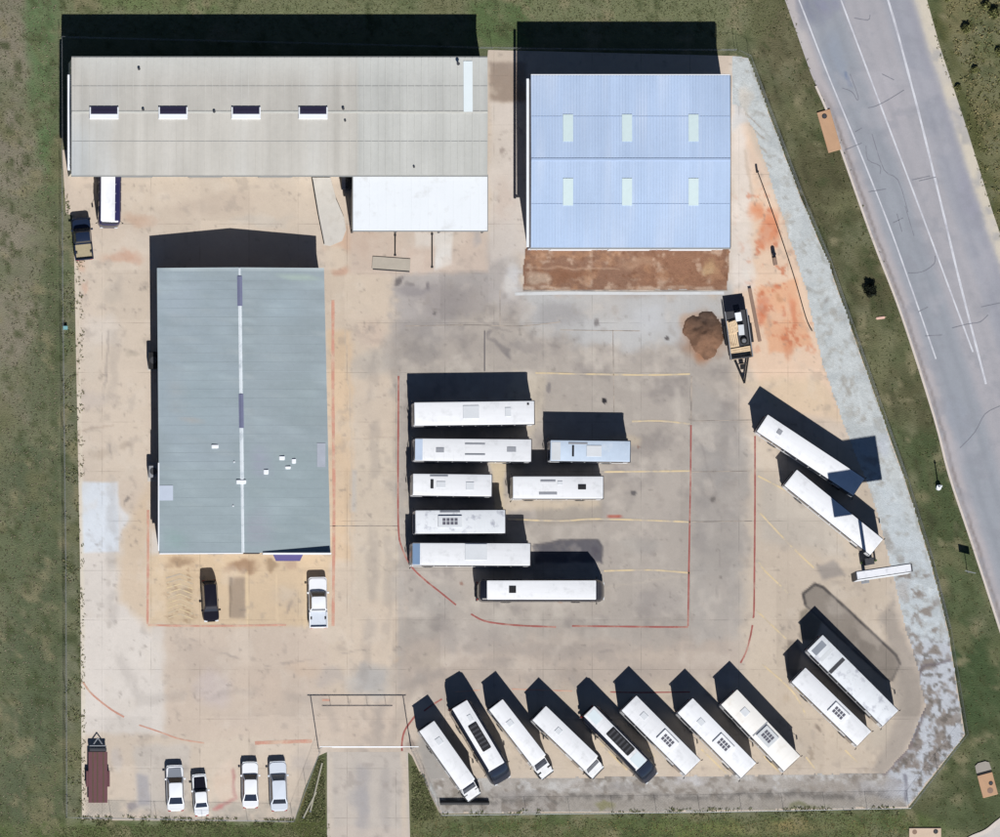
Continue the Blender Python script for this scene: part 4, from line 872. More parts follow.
    d = MB(); facade_panel(d, P(288,553,0)[0]-cx, y0+.04, .03, 1.9, 2.2, .1, 'x'); d.build('door', M['glass'], t)
    for px_ in (185,215,250): d = MB(); facade_panel(d, P(px_,553,0)[0]-cx, y0+.04, 1.0, 1.6, 1.2, .1, 'x'); d.build('window', M['glass'], t)
    for py_ in (330,420,500): d = MB(); facade_panel(d, Rr((V(0,py_).y-cy-y1)/(y0-y1))-e+.02, V(0,py_).y-cy, .05, 3.2, 2.8, .1, 'y'); d.build('roller_door', M['trim_grey'], t)
grey_hall()

# ------------------------------------------------------------------ buses
BUSES = 'white buses parked in the yard'
def bus(name, label, rear, front, wpx, h=3.0, kind='transit', roof='white_roof', feats=(), nose=None, tail=0.0, body=None, cap=None, margin=0.04, roff=0.0, cat='bus', win=True):
    """rear/front: pixel centres of the two ends of the roof panel"""
    Rw = Vector(P(*rear, h)); Fw = Vector(P(*front, h)); d = (Fw-Rw); L = d.length; ang = math.atan2(d.y, d.x); mid = (Rw+Fw)/2
    t = thing(name, label, cat, (mid.x, mid.y, 0), ang, BUSES)
    ca, sa = math.cos(-ang), math.sin(-ang)
    def loc(px, py, hh=h):
        x, y = P(px, py, hh); x -= mid.x; y -= mid.y; return x*ca-y*sa, x*sa+y*ca
    rw = wpx*0.05; hw = rw+margin; xr, xf = -L/2-0.06-tail, L/2+0.06
    white = kind in ('transit','cutaway'); bm_ = M[body] if body else (M['bus_white'] if white else M['bus_dark'])
    zb = 0.38
    if kind == 'transit': lev = [(zb, xr+.04, xf-.02, hw-.05, .16), (.6, xr, xf+.06, hw, .2), (1.25, xr, xf+.06, hw, .2), (2.4, xr+.02, xf-.02, hw, .2), (h-.18, xr+.04, xf-.05, hw, .2), (h-.05, xr+.10, xf-.09, hw-.07, .18), (h-.005, xr+.2, xf-.2, hw-.17, .12)]
    elif kind == 'coach':
        n = nose; lev = [(zb, xr+.1, xf+n-.12, hw-.08, .5), (.6, xr, xf+n, hw, .6), (1.2, xr, xf+n-.03, hw, .6), (2.2, xr+.02, xf+n*.62, hw, .55), (h-.3, xr+.06, xf+n*.2, hw-.02, .4), (h-.08, xr+.14, xf+.02, hw-.12, .2), (h-.005, xr+.25, xf-.12, hw-.22, .12)]
    else: lev = [(zb, xr+.04, xf, hw-.06, .1), (.6, xr, xf, hw, .12), (2.3, xr, xf, hw, .12), (h-.18, xr+.03, xf-.02, hw, .14), (h-.05, xr+.08, xf-.05, hw-.06, .14), (h-.005, xr+.17, xf-.14, hw-.16, .1)]
    stack(lev, 4).build('body', bm_, t, 40)
    # roof skin
    rl = [(h-.06, -L/2+.0, L/2-.0, rw, .06), (h+.005, -L/2, L/2, rw, .06), (h+.03, -L/2+.06, L/2-.06, rw-.08, .06)]
    rf = stack(rl, 3, (lambda x, y, z: (x, y+roff, z)) if roff else None)
    if kind != 'coach':
        g = MB(); gy = hw+.035; g.box(xr+.06, xf-.1, hw-.03, gy, h-.16, h-.1); g.box(xr+.06, xf-.1, -gy, -hw+.03, h-.16, h-.1)
        g.box(xr-.03, xr+.06, -gy, gy, h-.165, h-.105); g.build('drip_rail', M['darkgrey'], t)
    for k in range(1, int(L/0.9)):
        x = -L/2+k*L/int(L/0.9); rf.box(x-.018, x+.018, -rw+.1, rw-.1, h+.025, h+.038)
    ro = rf.build('roof', M[roof], t, 40)
    if cap:   # coloured front panel, or shade painted on the roof end
        x = L/2; MB().bbox(x-.75, x-.01, -rw+.05, rw-.05, h+.02, h+.045, .01, 1).build('front_panel_or_shade', M[cap], t)
    # glass
    if kind == 'transit':
        belt(lev, 1.25, 2.55, 1, inset=.12).build('windshield', M['glass_pale'], t, 40); belt(lev, 1.6, 2.4, -1, inset=.35).build('rear_window', M['glass'], t)
        belt(lev, 2.6, h-.2, 1, inset=.3).build('destination_sign', M['black'], t)
    elif kind == 'coach':
        belt(lev, 1.25, h-.12, 1, inset=.2, nz=5).build('windshield', M['glass'], t, 40); belt(lev, 1.6, 2.4, -1, inset=.3).build('rear_window', M['glass'], t)
    else:
        n = nose
        # cab: hood and cowl in front of the passenger box
        cl = [(.38, xf+.0, xf+n-.1, hw*.84, .25), (.6, xf, xf+n, hw*.88, .35), (.95, xf, xf+n-.05, hw*.88, .35), (1.12, xf, xf+n-.16, hw*.84, .35)]
        def hood(x, y, z): return (x, y, z-(0.12*max(0,(x-xf)/n) if z > .9 else 0))
        stack([(a, b-.02, c, d_, e) for a, b, c, d_, e in cl], 4, hood).build('hood', M['bus_white'], t, 40)
        s = n*.42; ww = hw*.84
        c = MB(); c.add([(xf-.02,-ww,1.12),(xf+s,-ww,1.1),(xf+.06,-ww*.93,2.25),(xf-.02,-ww*.93,2.25),(xf-.02,ww,1.12),(xf+s,ww,1.1),(xf+.06,ww*.93,2.25),(xf-.02,ww*.93,2.25)], [(0,1,2,3),(7,6,5,4),(3,2,6,7),(1,5,6,2),(0,3,7,4)]); c.build('cab', M['bus_white'], t)
        g = MB(); g.add([(xf+s-.02+.03,-ww*.92,1.16),(xf+s-.02+.03,ww*.92,1.16),(xf+.1+.03,ww*.86,2.18),(xf+.1+.03,-ww*.86,2.18),(xf+s-.08,-ww*.92,1.16),(xf+s-.08,ww*.92,1.16),(xf+.05,ww*.86,2.18),(xf+.05,-ww*.86,2.18)], [(0,1,2,3),(7,6,5,4),(0,4,5,1),(1,5,6,2),(2,6,7,3),(3,7,4,0)]); g.build('windshield', M['glass'], t)
        belt(lev, 1.4, 2.3, -1, inset=.35).build('rear_window', M['glass'], t)
    xe = xf+(nose or 0)
    # side windows and door
    if win:
        n = max(4, int((L-1.6)/1.25)); w_ = (L-1.5)/n; pm = pane_mesh(w_-.1, 1.05)
        for s in (-1, 1):
            for i in range(n):
                x = -L/2+.55+w_*(i+.5)
                if s < 0 and i == n-1: continue
                link('window', pm, None, t, loc=(x, s*(hw+.004), h-.85))
        MB().bbox(L/2-1.5, L/2-.5, -hw-.025, -hw+.02, .45, 2.5, .015, 1).build('door', M['glass'], t)
    rr = .47; ww_ = .28
    fx = (xe-.65) if kind == 'cutaway' else L/2-1.75
    for x in (-L/2+2.1, fx):
        for s in (-1, 1):
            wy = s*(hw-.1) if not (kind == 'cutaway' and x == fx) else s*(hw*.88-.08)
            MB().tube((x, wy-s*.3, rr+.03), (x, wy+s*.115, rr+.03), rr+.09, 18).build('wheel_arch', M['black'], t)
            wheel(t, x, wy, rr, ww_)
    for s in (-1, 1):
        xx = xe+(.03 if kind != 'cutaway' else -.03); yy = hw*.66
        MB().bbox(xx-.12, xx+.03 if kind != 'coach' else xx-.02, s*yy-.16, s*yy+.16, .72, .92, .02, 1).build('headlight', M['lamp'], t)
        MB().bbox(xr-.03, xr+.05, s*(hw-.25)-.09, s*(hw-.25)+.09, .85, 1.2, .02, 1).build('tail_light', M['red_lamp'], t)
        mx = L/2-.02 if kind != 'cutaway' else xf-.02; mw = hw
        mm = MB().tube((mx, s*(mw-.05), 2.35), (mx+.18, s*(mw+.2), 2.1), .02, 6).bbox(mx+.14, mx+.22, s*(mw+.2)-.08, s*(mw+.2)+.08, 1.7, 2.12, .03, 1); mm.build('mirror', M['black'], t)
    MB().bbox(xe-.25, xe+(.12 if kind != 'coach' else .0), -hw*.8, hw*.8, .42, .6, .04, 1).build('bumper', M['darkgrey'], t)
    MB().bbox(xr-.1, xr+.1, -hw*.9, hw*.9, .42, .6, .04, 1).build('bumper', M['darkgrey'], t)
    z = h+.03
    for ft in feats:
        kd, px, py, a, b = ft[:5]; x, y = loc(px, py); a *= .05; b *= .05
        if kd == 'hatch': MB().bbox(x-a, x+a, y-b, y+b, z-.02, z+.06, .02, 1).build('roof_hatch', M['spot'], t)
        elif kd == 'ghatch': MB().bbox(x-a, x+a, y-b, y+b, z-.02, z+.05, .02, 1).build('roof_hatch', M['midgrey'], t)
        elif kd == 'dark': 
            MB().bbox(x-a, x+a, y-b, y+b, z-.02, z+.07, .02, 1).build('roof_hatch', M['black'], t)
        elif kd == 'rail': MB().bbox(x-a, x+a, y-b, y+b, z-.02, z+.06, .01, 1).build('roof_rail', M['midgrey'], t)
        elif kd == 'band': MB().bbox(x-a, x+a, y-b, y+b, z-.025, z+.012, .006, 1).build('roof_band', M[ft[5]], t)
        elif kd == 'sky': 
            o = MB().bbox(x-a, x+a, y-b, y+b, z-.02, z+.1, .05, 2).build('air_conditioner', M['black'], t, 40)
            g = MB(); 
            for k in range(6): g.box(x-a*.85+k*a*.3, x-a*.72+k*a*.3, y-b*.8, y+b*.8, z+.1, z+.115)
            g.build('grille', M['darkgrey'], o)
        elif kd == 'ac':
            o = MB().bbox(x-a, x+a, y-b, y+b, z-.02, z+.16, .05, 2).build('air_conditioner', M[ft[5]] if len(ft) > 5 else M['white_roof'], t, 40)
            g = MB()
            for k in range(4):
                for j in (-1,1): g.bbox(x-a*.62+k*a*.33, x-a*.36+k*a*.33, y+j*b*.3-b*.25, y+j*b*.3+b*.25, z+.155, z+.175, .005, 1)
            g.build('grille', M['grille'], o)
    return t
# the block of buses in the middle of the yard
bus('transit_bus','longest white bus in the middle block, topmost, with a plain roof',(534,412.5),(414.5,414),23,3.05,feats=[('hatch',471,412,16,13),('hatch',508,412,6,9),('dark',528,404,2,2)])
bus('transit_bus','white bus second from the top of the middle block, two grey roof hatches',(531,450.5),(415,449.5),22,3.0,feats=[('ghatch',440,450,8,5),('ghatch',511.5,449.5,9,5),('rail',475,444,20,1.5),('rail',475,454.5,20,1.5)],cap='cap_pale')
bus('short_bus','short white bus third from the top, left of a gap of bare concrete',(491.5,485.5),(413,484.5),21.5,2.8,feats=[('dark',432,484,3,9),('hatch',441,484.5,9,6),('rail',439,476,18,1.6),('hatch',470,486,8,8)])
bus('short_bus','short white bus in the left column with one dark ribbed roof grille',(505,521.5),(415.5,522),23,2.85,feats=[('ac',450,521.5,24,12,'spot'),('rail',450,512,20,1.6)],roof='grey_roof')
bus('transit_bus','white bus with blue-grey shade painted on its front roof end, lowest of the left column',(530,554.5),(412.5,554),22,3.0,cap='cap_shade',feats=[('hatch',476,552,22,16)])  # blue-grey front panel paints the shade on this roof end
bus('short_bus','short pale blue roofed bus parked alone at the right of the block',(630,451.5),(550.5,450.5),20.5,3.0,roof='blue_roof',feats=[('dark',573,451,2,11),('hatch',594,451,15,11),('rail',578,443.5,19,1.8),('band',556,451,9,18,'seam')])
bus('short_bus','short white bus below the pale blue one, small black roof hatch on the right',(603,487.5),(513,487.5),22,2.8,feats=[('dark',582,487,8,5),('rail',548,481,15,2),('rail',548,493.5,18,2.4),('hatch',560,483,5,4)])
bus('coach','dark sided coach with white roof and small black hatch, lowest of the block',(487,590),(596,590),19,3.0,kind='coach',nose=.95,tail=.75,margin=.14,feats=[('dark',512.5,589.5,7,7)],cat='coach')
# the slanted row along the south edge
bus('shuttle_bus','white shuttle bus with white hood, leftmost of the slanted row',(426.7,726),(467.5,784),18,2.7,kind='cutaway',nose=1.45,feats=[('hatch',439,741,7,6)],cat='bus')
bus('coach','dark nosed coach second from the left of the row, black panel on its white roof',(459.6,704.4),(497,766.8),17.2,3.0,kind='coach',nose=1.5,margin=.3,feats=[('sky',479.5,736.8,30,9.5),('hatch',470,718,7,4)],cat='coach')
bus('shuttle_bus','white shuttle bus with hood between the dark nosed coach and another shuttle',(495.9,704.4),(539,760),17,2.9,kind='cutaway',nose=1.7,feats=[('hatch',510,723,6,6)],cat='bus')
bus('shuttle_bus','white shuttle bus fourth in the slanted row, short hood toward the gravel',(539.2,713),(591.2,763),19.5,2.95,kind='cutaway',nose=1.2,feats=[('hatch',558.5,731,6,6)],cat='bus')
bus('coach','dark coach with pale ended roof and long black panel, middle of the slanted row',(589,711),(642,765),14.5,3.0,kind='coach',nose=1.7,margin=.3,feats=[('sky',620.5,741.5,31,10.5),('band',595,717,13,10,'pale_band'),('band',638,760,13,11,'pale_band')],cat='coach')
bus('short_bus','white short bus with roof grille, just right of the pale ended coach',(629,703),(693,767.4),21,3.05,feats=[('ac',667.5,740.5,20,13),('hatch',644,716,7,6)])
bus('short_bus','white short bus with roof grille, second from the right of the slanted row',(685.2,705.5),(748.6,770.4),21,3.05,feats=[('ac',723.5,744.5,20,13),('hatch',701,722,7,6)])
bus('short_bus','cream roofed short bus with a square roof unit, right end of the slanted row',(729.2,697),(792,763.5),22,2.95,roof='cream_roof',feats=[('ac',767.5,736.5,18,15,'seam'),('band',760,729,1.5,20,'midgrey'),('hatch',745,712,8,7)])
# the pair and the two long ones on the east side
bus('short_bus','short white bus with roof grille, left of the streaked pair mate on the east side',(798.5,674.8),(864.2,738.5),20,2.95,feats=[('ac',838.6,713,20,13)])
bus('transit_bus','bus with streaked grey roof and dark cross band, beside the large painted ghost shadow',(814.9,642.7),(890.5,718.2),22,3.0,roof='grey_roof',feats=[('band',836.8,665.6,4,20,'darkgrey'),('band',819,648,7,15,'car_grey'),('band',826,655,4,16,'seam')])
bus('transit_bus','long white bus at the top right, its rounded nose in the pylon sign shade',(762.3,423),(859,487),20,3.0,feats=[('ghatch',779.5,432,5,5)])
bus('transit_bus','long white bus directly below the top right one, nose by the pylon sign',(790.6,477.5),(876.6,547),20,3.0)
# the one half under the shed eave
bus('minibus','navy sided minibus with white roof, tucked against the long beige shed',(110.5,166),(110,221),14,2.7,kind='coach',nose=.5,margin=.4,roff=-.22,body='bus_navy',cat='minibus')

# ------------------------------------------------------------------ cars
def quad_panel(a, b, c, d, th=.02, ins=.06):
    a, b, c, d = map(Vector, (a,b,c,d)); m = (a+b+c+d)/4; n = (b-a).cross(d-a).normalized()
    q = [p+(m-p)*ins*2 for p in (a,b,c,d)]
    vs = [p+n*th for p in q]+[p-n*.02 for p in q]
    return MB().add(vs, [(0,1,2,3),(7,6,5,4),(0,4,5,1),(1,5,6,2),(2,6,7,3),(3,7,4,0)])
def car(name, label, rear, front, w, paint='car_white', style='sedan', hood=None, roofm=None, height=1.45, group='cars and pickups parked around the yard', cat='car', cab=None, deck=None):
    Rw = Vector(P(*rear, .8)); Fw = Vector(P(*front, .8)); d = Fw-Rw; L = d.length; ang = math.atan2(d.y, d.x); mid = (Rw+Fw)/2
    t = thing(name, label, cat, (mid.x,mid.y,0), ang, group); hw = w/2; xf, xr = L/2, -L/2; m = M[paint]
    belt_z = .92 if style != 'pickup' else 1.02
    c = cab or {'sedan':(.27,.40,.70,.86), 'suv':(.24,.36,.88,.96), 'pickup':(.25,.36,.56,.60)}[style]
    bx = [xf-L*q for q in c]     # windshield base, roof front, roof rear, rear glass base
    def sl(x, y, z):
        if z > .7:
            u = max(0, (x-bx[0])/(xf-bx[0])); z -= .2*u*u
            if style == 'sedan': v = max(0, (bx[3]-x)/(bx[3]-xr)); z -= .08*v
        return (x, y, z)
    lv = [(.2, xr+.12, xf-.1, hw*.9, .3), (.42, xr, xf, hw, .42), (.68, xr+.01, xf-.01, hw, .42), (belt_z-.1, xr+.04, xf-.06, hw*.98, .4), (belt_z-.02, xr+.1, xf-.14, hw*.93, .36)]
    if style == 'pickup':
        bed0, bed1 = xr+.12, bx[3]-.12
        lv2 = [(.25, xr+.08, xf-.1, hw*.9, .2), (.45, xr, xf, hw, .3), (.78, xr+.01, xf-.01, hw, .3)]
        b = stack(lv2, 4); b.frombm(_bm(stack([(.77, bx[3]-.06, xf-.02, hw, .3), (belt_z-.08, bx[3]-.06, xf-.06, hw*.98, .34), (belt_z, bx[3]-.06, xf-.16, hw*.92, .3)], 4, sl)))
        b.bbox(bed0-.1, bed1, hw-.13, hw-.005, .77, belt_z, .03, 1); b.bbox(bed0-.1, bed1, -hw+.005, -hw+.13, .77, belt_z, .03, 1)
        b.build('body', m, t, 35)
        MB().bbox(xr+.02, xr+.13, -hw+.14, hw-.14, .7, belt_z, .02, 1).build('tailgate', m, t)
        fl = MB().box(bed0+.02, bed1, -hw+.14, hw-.14, .785, .80)
        for k in range(7): yy = -hw+.22+k*(2*hw-.44)/6; fl.box(bed0+.03, bed1-.02, yy-.025, yy+.025, .80, .815)
        fl.build('bed_floor', M[deck] if deck else m, t)
    else:
        stack(lv, 5, sl).build('body', m, t, 35)
    if hood:
        hz = belt_z-.01
        hs = MB(); hs.add([sl(*q) for q in ((bx[0]+.02,-hw*.8,hz),(xf-.3,-hw*.72,hz),(xf-.3,hw*.72,hz),(bx[0]+.02,hw*.8,hz))]+[sl(*q) for q in ((bx[0]+.02,-hw*.8,hz-.06),(xf-.3,-hw*.72,hz-.06),(xf-.3,hw*.72,hz-.06),(bx[0]+.02,hw*.8,hz-.06))], [(0,1,2,3),(0,4,5,1),(1,5,6,2),(2,6,7,3),(3,7,4,0)]); hs.build('hood', M[hood], t)
    sm = MB()
    sm.box(xf-.015, xf+.012, -hw*.45, hw*.45, .5, .66); sm.build('grille_trim', M['black'], t)
    z0, z1 = belt_z-.06, height-.05; h0, h1 = hw*.92, hw*.74
    g = MB(); A = [(bx[3],-h0,z0),(bx[0],-h0,z0),(bx[0],h0,z0),(bx[3],h0,z0)]; B = [(bx[2],-h1,z1),(bx[1],-h1,z1),(bx[1],h1,z1),(bx[2],h1,z1)]
    g.add(A+B, [(0,1,5,4),(1,2,6,5),(2,3,7,6),(3,0,4,7),(4,5,6,7)]); g.build('cabin', m, t)
    stack([(z1-.02, bx[2]-.05, bx[1]+.05, h1+.03, .2), (z1+.03, bx[2]-.02, bx[1]+.02, h1, .2), (height, bx[2]+.12, bx[1]-.1, h1-.1, .2)], 4).build('roof', M[roofm or paint], t, 40)
    quad_panel(A[1],A[2],B[2],B[1]).build('windshield', M['glass'], t); quad_panel(A[3],A[0],B[0],B[3]).build('rear_window', M['glass'], t)
    quad_panel(A[0],A[1],B[1],B[0]).build('window', M['glass'], t); quad_panel(A[2],A[3],B[3],B[2]).build('window', M['glass'], t)
    r = .33 if style != 'pickup' else .38
    for x in (xf-L*.18, xr+L*.2):
        for s in (-1,1):
            MB().tube((x, s*(hw-.3), r+.02), (x, s*(hw-.008), r+.02), r+.06, 16).build('wheel_arch', M['black'], t); wheel(t, x, s*(hw-.1), r, .22)
    for s in (-1,1):
        MB().bbox(xf-.22, xf-.0, s*hw*.68-.17, s*hw*.68+.17, .56, .68, .03, 1).build('headlight', M['lamp'], t)
        MB().bbox(xr-.01, xr+.1, s*hw*.72-.14, s*hw*.72+.14, .6, .76, .02, 1).build('tail_light', M['red_lamp'], t)
        MB().bbox(bx[0]-.25, bx[0]-.05, s*(hw+.08)-.1, s*(hw+.08)+.1, belt_z, belt_z+.14, .04, 1).build('mirror', m, t)
    return t
def _bm(mb):
    me = bpy.data.meshes.new('tmp'); me.from_pydata(mb.v, [], mb.f); bm = bmesh.new(); bm.from_mesh(me); bpy.data.meshes.remove(me); return bm
car('pickup_truck','dark navy pickup with a tan bed floor beside the western grass edge',(84.5,260),(80.5,218),1.85,'car_navy','pickup',deck='tan_bed',height=1.75,cat='pickup')
car('parked_car','black car parked alone under the front of the grey roofed workshop',(209,580),(211.5,621.5),1.6,'car_black','suv',height=1.75)
car('pickup_truck','white pickup by the right front corner of the grey roofed workshop',(318.5,628),(317.5,577),1.85,'car_white','pickup',height=1.75,cat='pickup',cab=(.28,.40,.62,.66),deck='car_silver')
car('parked_car','white car with a grey hood, nearest to the maroon flatbed trailer',(176,811),(174.5,765),1.75,'car_white','sedan',hood='car_grey',height=1.5)
car('parked_car','white car with a black hood, small, second from the maroon trailer',(202,816),(199,774),1.5,'car_white','sedan',hood='car_black',height=1.35,cab=(.36,.44,.68,.8))
car('parked_car','silver-white sedan, left one of the pair beside the gate',(250.5,808),(250,761.5),1.65,'car_white','sedan',height=1.45)
car('parked_car','silver grey car with dark sides, right one of the pair beside the gate',(279.5,811),(277.5,761),1.75,'car_silver','suv',height=1.5,cab=(.26,.4,.76,.86))

# ------------------------------------------------------------------ trailers, sign, street furniture
def px_thing(name, label, cat, px, py, ang=0, group=None, h=0):
    x, y = P(px, py, h); return thing(name, label, cat, (x,y,0), R(ang), group)
# flatbed trailer, tongue to the north
t = px_thing('flatbed_trailer','maroon plank flatbed trailer with pointed tongue in the lower left corner','trailer',97.5,776,90)
MB().bbox(-2.7,2.4,-.95,.95,.55,.66,.02,1).build('deck', M['maroon'], t)
r_ = MB()
for k in (-.55,0.05,.5): r_.box(-2.68,2.38,k-.06,k+.06,.66,.675)
r_.build('plank_strip', mat('dark_plank',(88,76,58),.8), t)
MB().bbox(2.45,2.75,-.85,.85,.5,.95,.03,1).build('front_rack', M['darkgrey'], t); MB().bbox(2.95,3.05,-.85,.85,.55,.75,.02,1).build('cross_bar', M['galv'], t)
MB().tube((2.7,-.75,.6),(3.8,0,.55),.06,8).tube((2.7,.75,.6),(3.8,0,.55),.06,8).build('tongue', M['galv'], t)
for s in (-1,1):
    MB().bbox(-1.1,.5,s*1.07-.12,s*1.07+.12,.6,.72,.04,1).build('fender', M['maroon'], t)
    for x in (-.75,.15): wheel(t, x, s*1.07, .33, .2)
# dump trailer with debris
t = px_thing('utility_trailer','black utility trailer full of scrap, tongue pointing down beside the dirt pile','trailer',737.5,335,-82.5)
MB().bbox(-2.4,2.35,-1.0,1.0,.5,.62,.02,1).build('deck', M['darkgrey'], t)
b = MB().bbox(-2.4,2.4,-1.15,-1.02,.45,1.25,.02,1).bbox(-2.4,2.4,1.02,1.15,.45,1.25,.02,1).bbox(2.3,2.42,-1.0,1.0,.45,1.25,.02,1); b.build('side_panel', M['darkgrey'], t)
rl = MB()
for s in (-1,1): rl.tube((-2.4,s*1.085,1.3),(2.4,s*1.085,1.3),.05,8)
rl.build('top_rail', M['midgrey'], t)
MB().tube((2.4,-.7,.55),(4.9,0,.5),.09,8).tube((2.4,.7,.55),(4.9,0,.5),.09,8).tube((2.9,-.5,.55),(2.9,.5,.55),.05,6).bbox(3.0,3.5,-.22,.22,.55,.95,.04,1).tube((4.7,0,.05),(4.7,0,.9),.06,8).build('tongue', M['black'], t)
MB().add([(-2.42,-1.0,.58),(-2.42,1.0,.58),(-4.05,1.0,.06),(-4.05,-1.0,.06),(-2.42,-1.0,.5),(-2.42,1.0,.5),(-4.05,1.0,.015),(-4.05,-1.0,.015)],[(0,1,2,3),(7,6,5,4),(0,4,5,1),(1,5,6,2),(2,6,7,3),(3,7,4,0)]).build('ramp', M['bus_dark'], t)
for s in (-1,1):
    for x in (-.5,.45): wheel(t, x, s*1.3, .36, .22)
    MB().bbox(-1.0,.95,s*1.3-.14,s*1.3+.14,.76,.84,.03,1).build('fender', M['black'], t)
def on_trailer(name, label, cat, px, py, mb, m, ang=-82.5, z=.63):
    x, y = P(px,py,.9); o = thing(name,label,cat,(x,y,z),R(ang)); return o
def pallet(label, px, py, ang, L_, W_, z):
    x, y = P(px,py,z); o = thing('pallet', label, 'pallet', (x,y,z), R(ang), 'scrap on the trailer')
    d = MB()
    for k in range(6): yy = -W_/2+(k+.5)*W_/6; d.bbox(-L_/2,L_/2,yy-W_/15,yy+W_/15,.1,.125,.005,1)
    d.build('slats', M['wood'], o); s = MB()
    for k in (-1,0,1): s.box(k*(L_/2-.06)-.05,k*(L_/2-.06)+.05,-W_/2,W_/2,0,.099)
    s.build('stringers', M['wood'], o); return o
pallet('long tan pallet on the left side of the scrap trailer',732,334,-80,2.7,1.0,.63); pallet('tan pallet lying across the lower end of the scrap trailer',741,353,10,2.0,1.15,.63); pallet('small tilted pallet on top of the long one on the trailer',734,327,-70,1.2,.8,.80)
def scrapbox(name, label, px, py, ang, a, b_, c, m, lid):
    x, y = P(px,py,.8); o = thing(name, label, 'box', (x,y,.63), R(ang)); MB().bbox(-a,a,-b_,b_,0,c,.04,2).build('shell', m, o); MB().bbox(-a*1.04,a*1.04,-b_*1.04,b_*1.04,c+.002,c+.05,.02,1).build('lid', lid, o); return o
scrapbox('plastic_crate','white box standing at the upper end of the scrap trailer',738,317,-80,.42,.3,.55,M['trim_white'],M['trim_white'])
scrapbox('metal_drum_box','grey metal box in the middle of the scrap trailer',741,330,-85,.5,.28,.4,M['midgrey'],M['spot'])
x, y = P(744,341,.7)
o = thing('spare_tyre','spare tyre lying on the scrap trailer by the lower pallet','tyre',(x,y,.63)); o.rotation_euler = (R(90),0,0)
tm = wheel_mesh(.36,.22); w_ = link('tyre', tm[0], None, o, loc=(0,.11,0)); link('rim', tm[1], None, o, loc=(0,.11,0))

# dirt pile
def mound(name, label, px, py, rx, ry, h, seed, rgb, dark):
    n = 46; vs = []; fs = []; cols = []; cx, cy = P(px,py)
    for j in range(n+1):
        for i in range(n+1):
            u = -1.25+2.5*i/n; v = -1.25+2.5*j/n; X = u*rx*10; Y = v*ry*10
            vs.append((u*rx, v*ry, 0)); 
    A = np.array(vs); q = np.hypot(A[:,0]/rx, A[:,1]/ry); nz = fbm(A[:,0]*10+300, A[:,1]*10+300, 14, seed, 5)
    q2 = q*(1+.25*np.clip(-A[:,1]/ry,0,1)*(np.abs(A[:,0])/rx*2.2-.6))+(nz-.5)*.9; z = h*np.clip(1-q2,0,1)**.9*(0.65+0.7*fbm(A[:,0]*10,A[:,1]*10,7,seed+5,4)); A[:,2] = np.where(q2 < 1, .03+z, -.02)
    fs = [(j*(n+1)+i, j*(n+1)+i+1, (j+1)*(n+1)+i+1, (j+1)*(n+1)+i) for j in range(n) for i in range(n) if A[j*(n+1)+i,2] > -.01 or A[(j+1)*(n+1)+i+1,2] > -.01]
    nn = fbm(A[:,0]*10,A[:,1]*10,9,seed+9)[:,None]; c = np.array(rgb)*(1-nn)+np.array(dark)*nn; tw = np.clip((A[:,1]/ry-.1)*1.2+(nz-.5)*2,0,1)[:,None]; c = c*(1-tw*.45)+np.array((74,66,62))*tw*.45  # north flank darkened in colour to paint its shading
    A2 = A.copy(); o = rawmesh(name, A2, fs, np.clip(lin(c)/K,.004,.8), M['dirt'])
    o.location = (cx,cy,.02); o.data.shade_smooth(); tag(o, label, 'dirt pile'); return o
mound('dirt_pile','brown heap of dirt left of the black scrap trailer',705,335,2.0,2.3,.62,200,(142,108,86),(104,80,66))

# pylon sign
def pylon():
    x, y = P(884,571.5,13.2); zt = 13.2
    t = thing('pylon_sign','tall pylon sign with long white cabinet standing at the east gravel edge','sign',(x,y,0),R(8.5))
    MB().bbox(-2.85,2.85,-.42,.42,9.6,zt,.04,1).build('cabinet', M['darkgrey'], t)
    MB().bbox(-2.72,2.72,-.455,-.425,9.75,zt-.15,.01,1).build('sign_face', M['trim_white'], t); MB().bbox(-2.72,2.72,.425,.455,9.75,zt-.15,.01,1).build('sign_face', M['trim_white'], t)
    MB().bbox(-2.7,2.7,-.36,.36,zt+.002,zt+.03,.01,1).build('top_cover', mat('white_sign_top',(232,234,240),.5,var=.06,dirt=(160,164,176),dirt_amt=.6,dscale=1.5), t)
    MB().tube((-.35,0,0),(-.35,0,9.59),.17,14).build('pole', M['darkgrey'], t); MB().bbox(-.75,.05,-.4,.4,0,.06,.02,1).build('base_plate', M['galv'], t)
pylon()
t = px_thing('equipment_cabinet','dark equipment cabinet between two green posts beside the pylon sign pole','cabinet',868,562,10)
MB().bbox(-.45,.45,-.3,.3,0,1.0,.04,1).build('housing', M['black'], t); MB().bbox(-.5,.5,-.35,.35,1.002,1.05,.02,1).build('lid', M['darkgrey'], t)
for s in (-1,1): MB().tube((s*.72,0,0),(s*.72,0,.95),.1,10).tube((s*.72,0,.95),(s*.72,0,1.0),.07,10).build('guard_post', M['sign_green'], t)
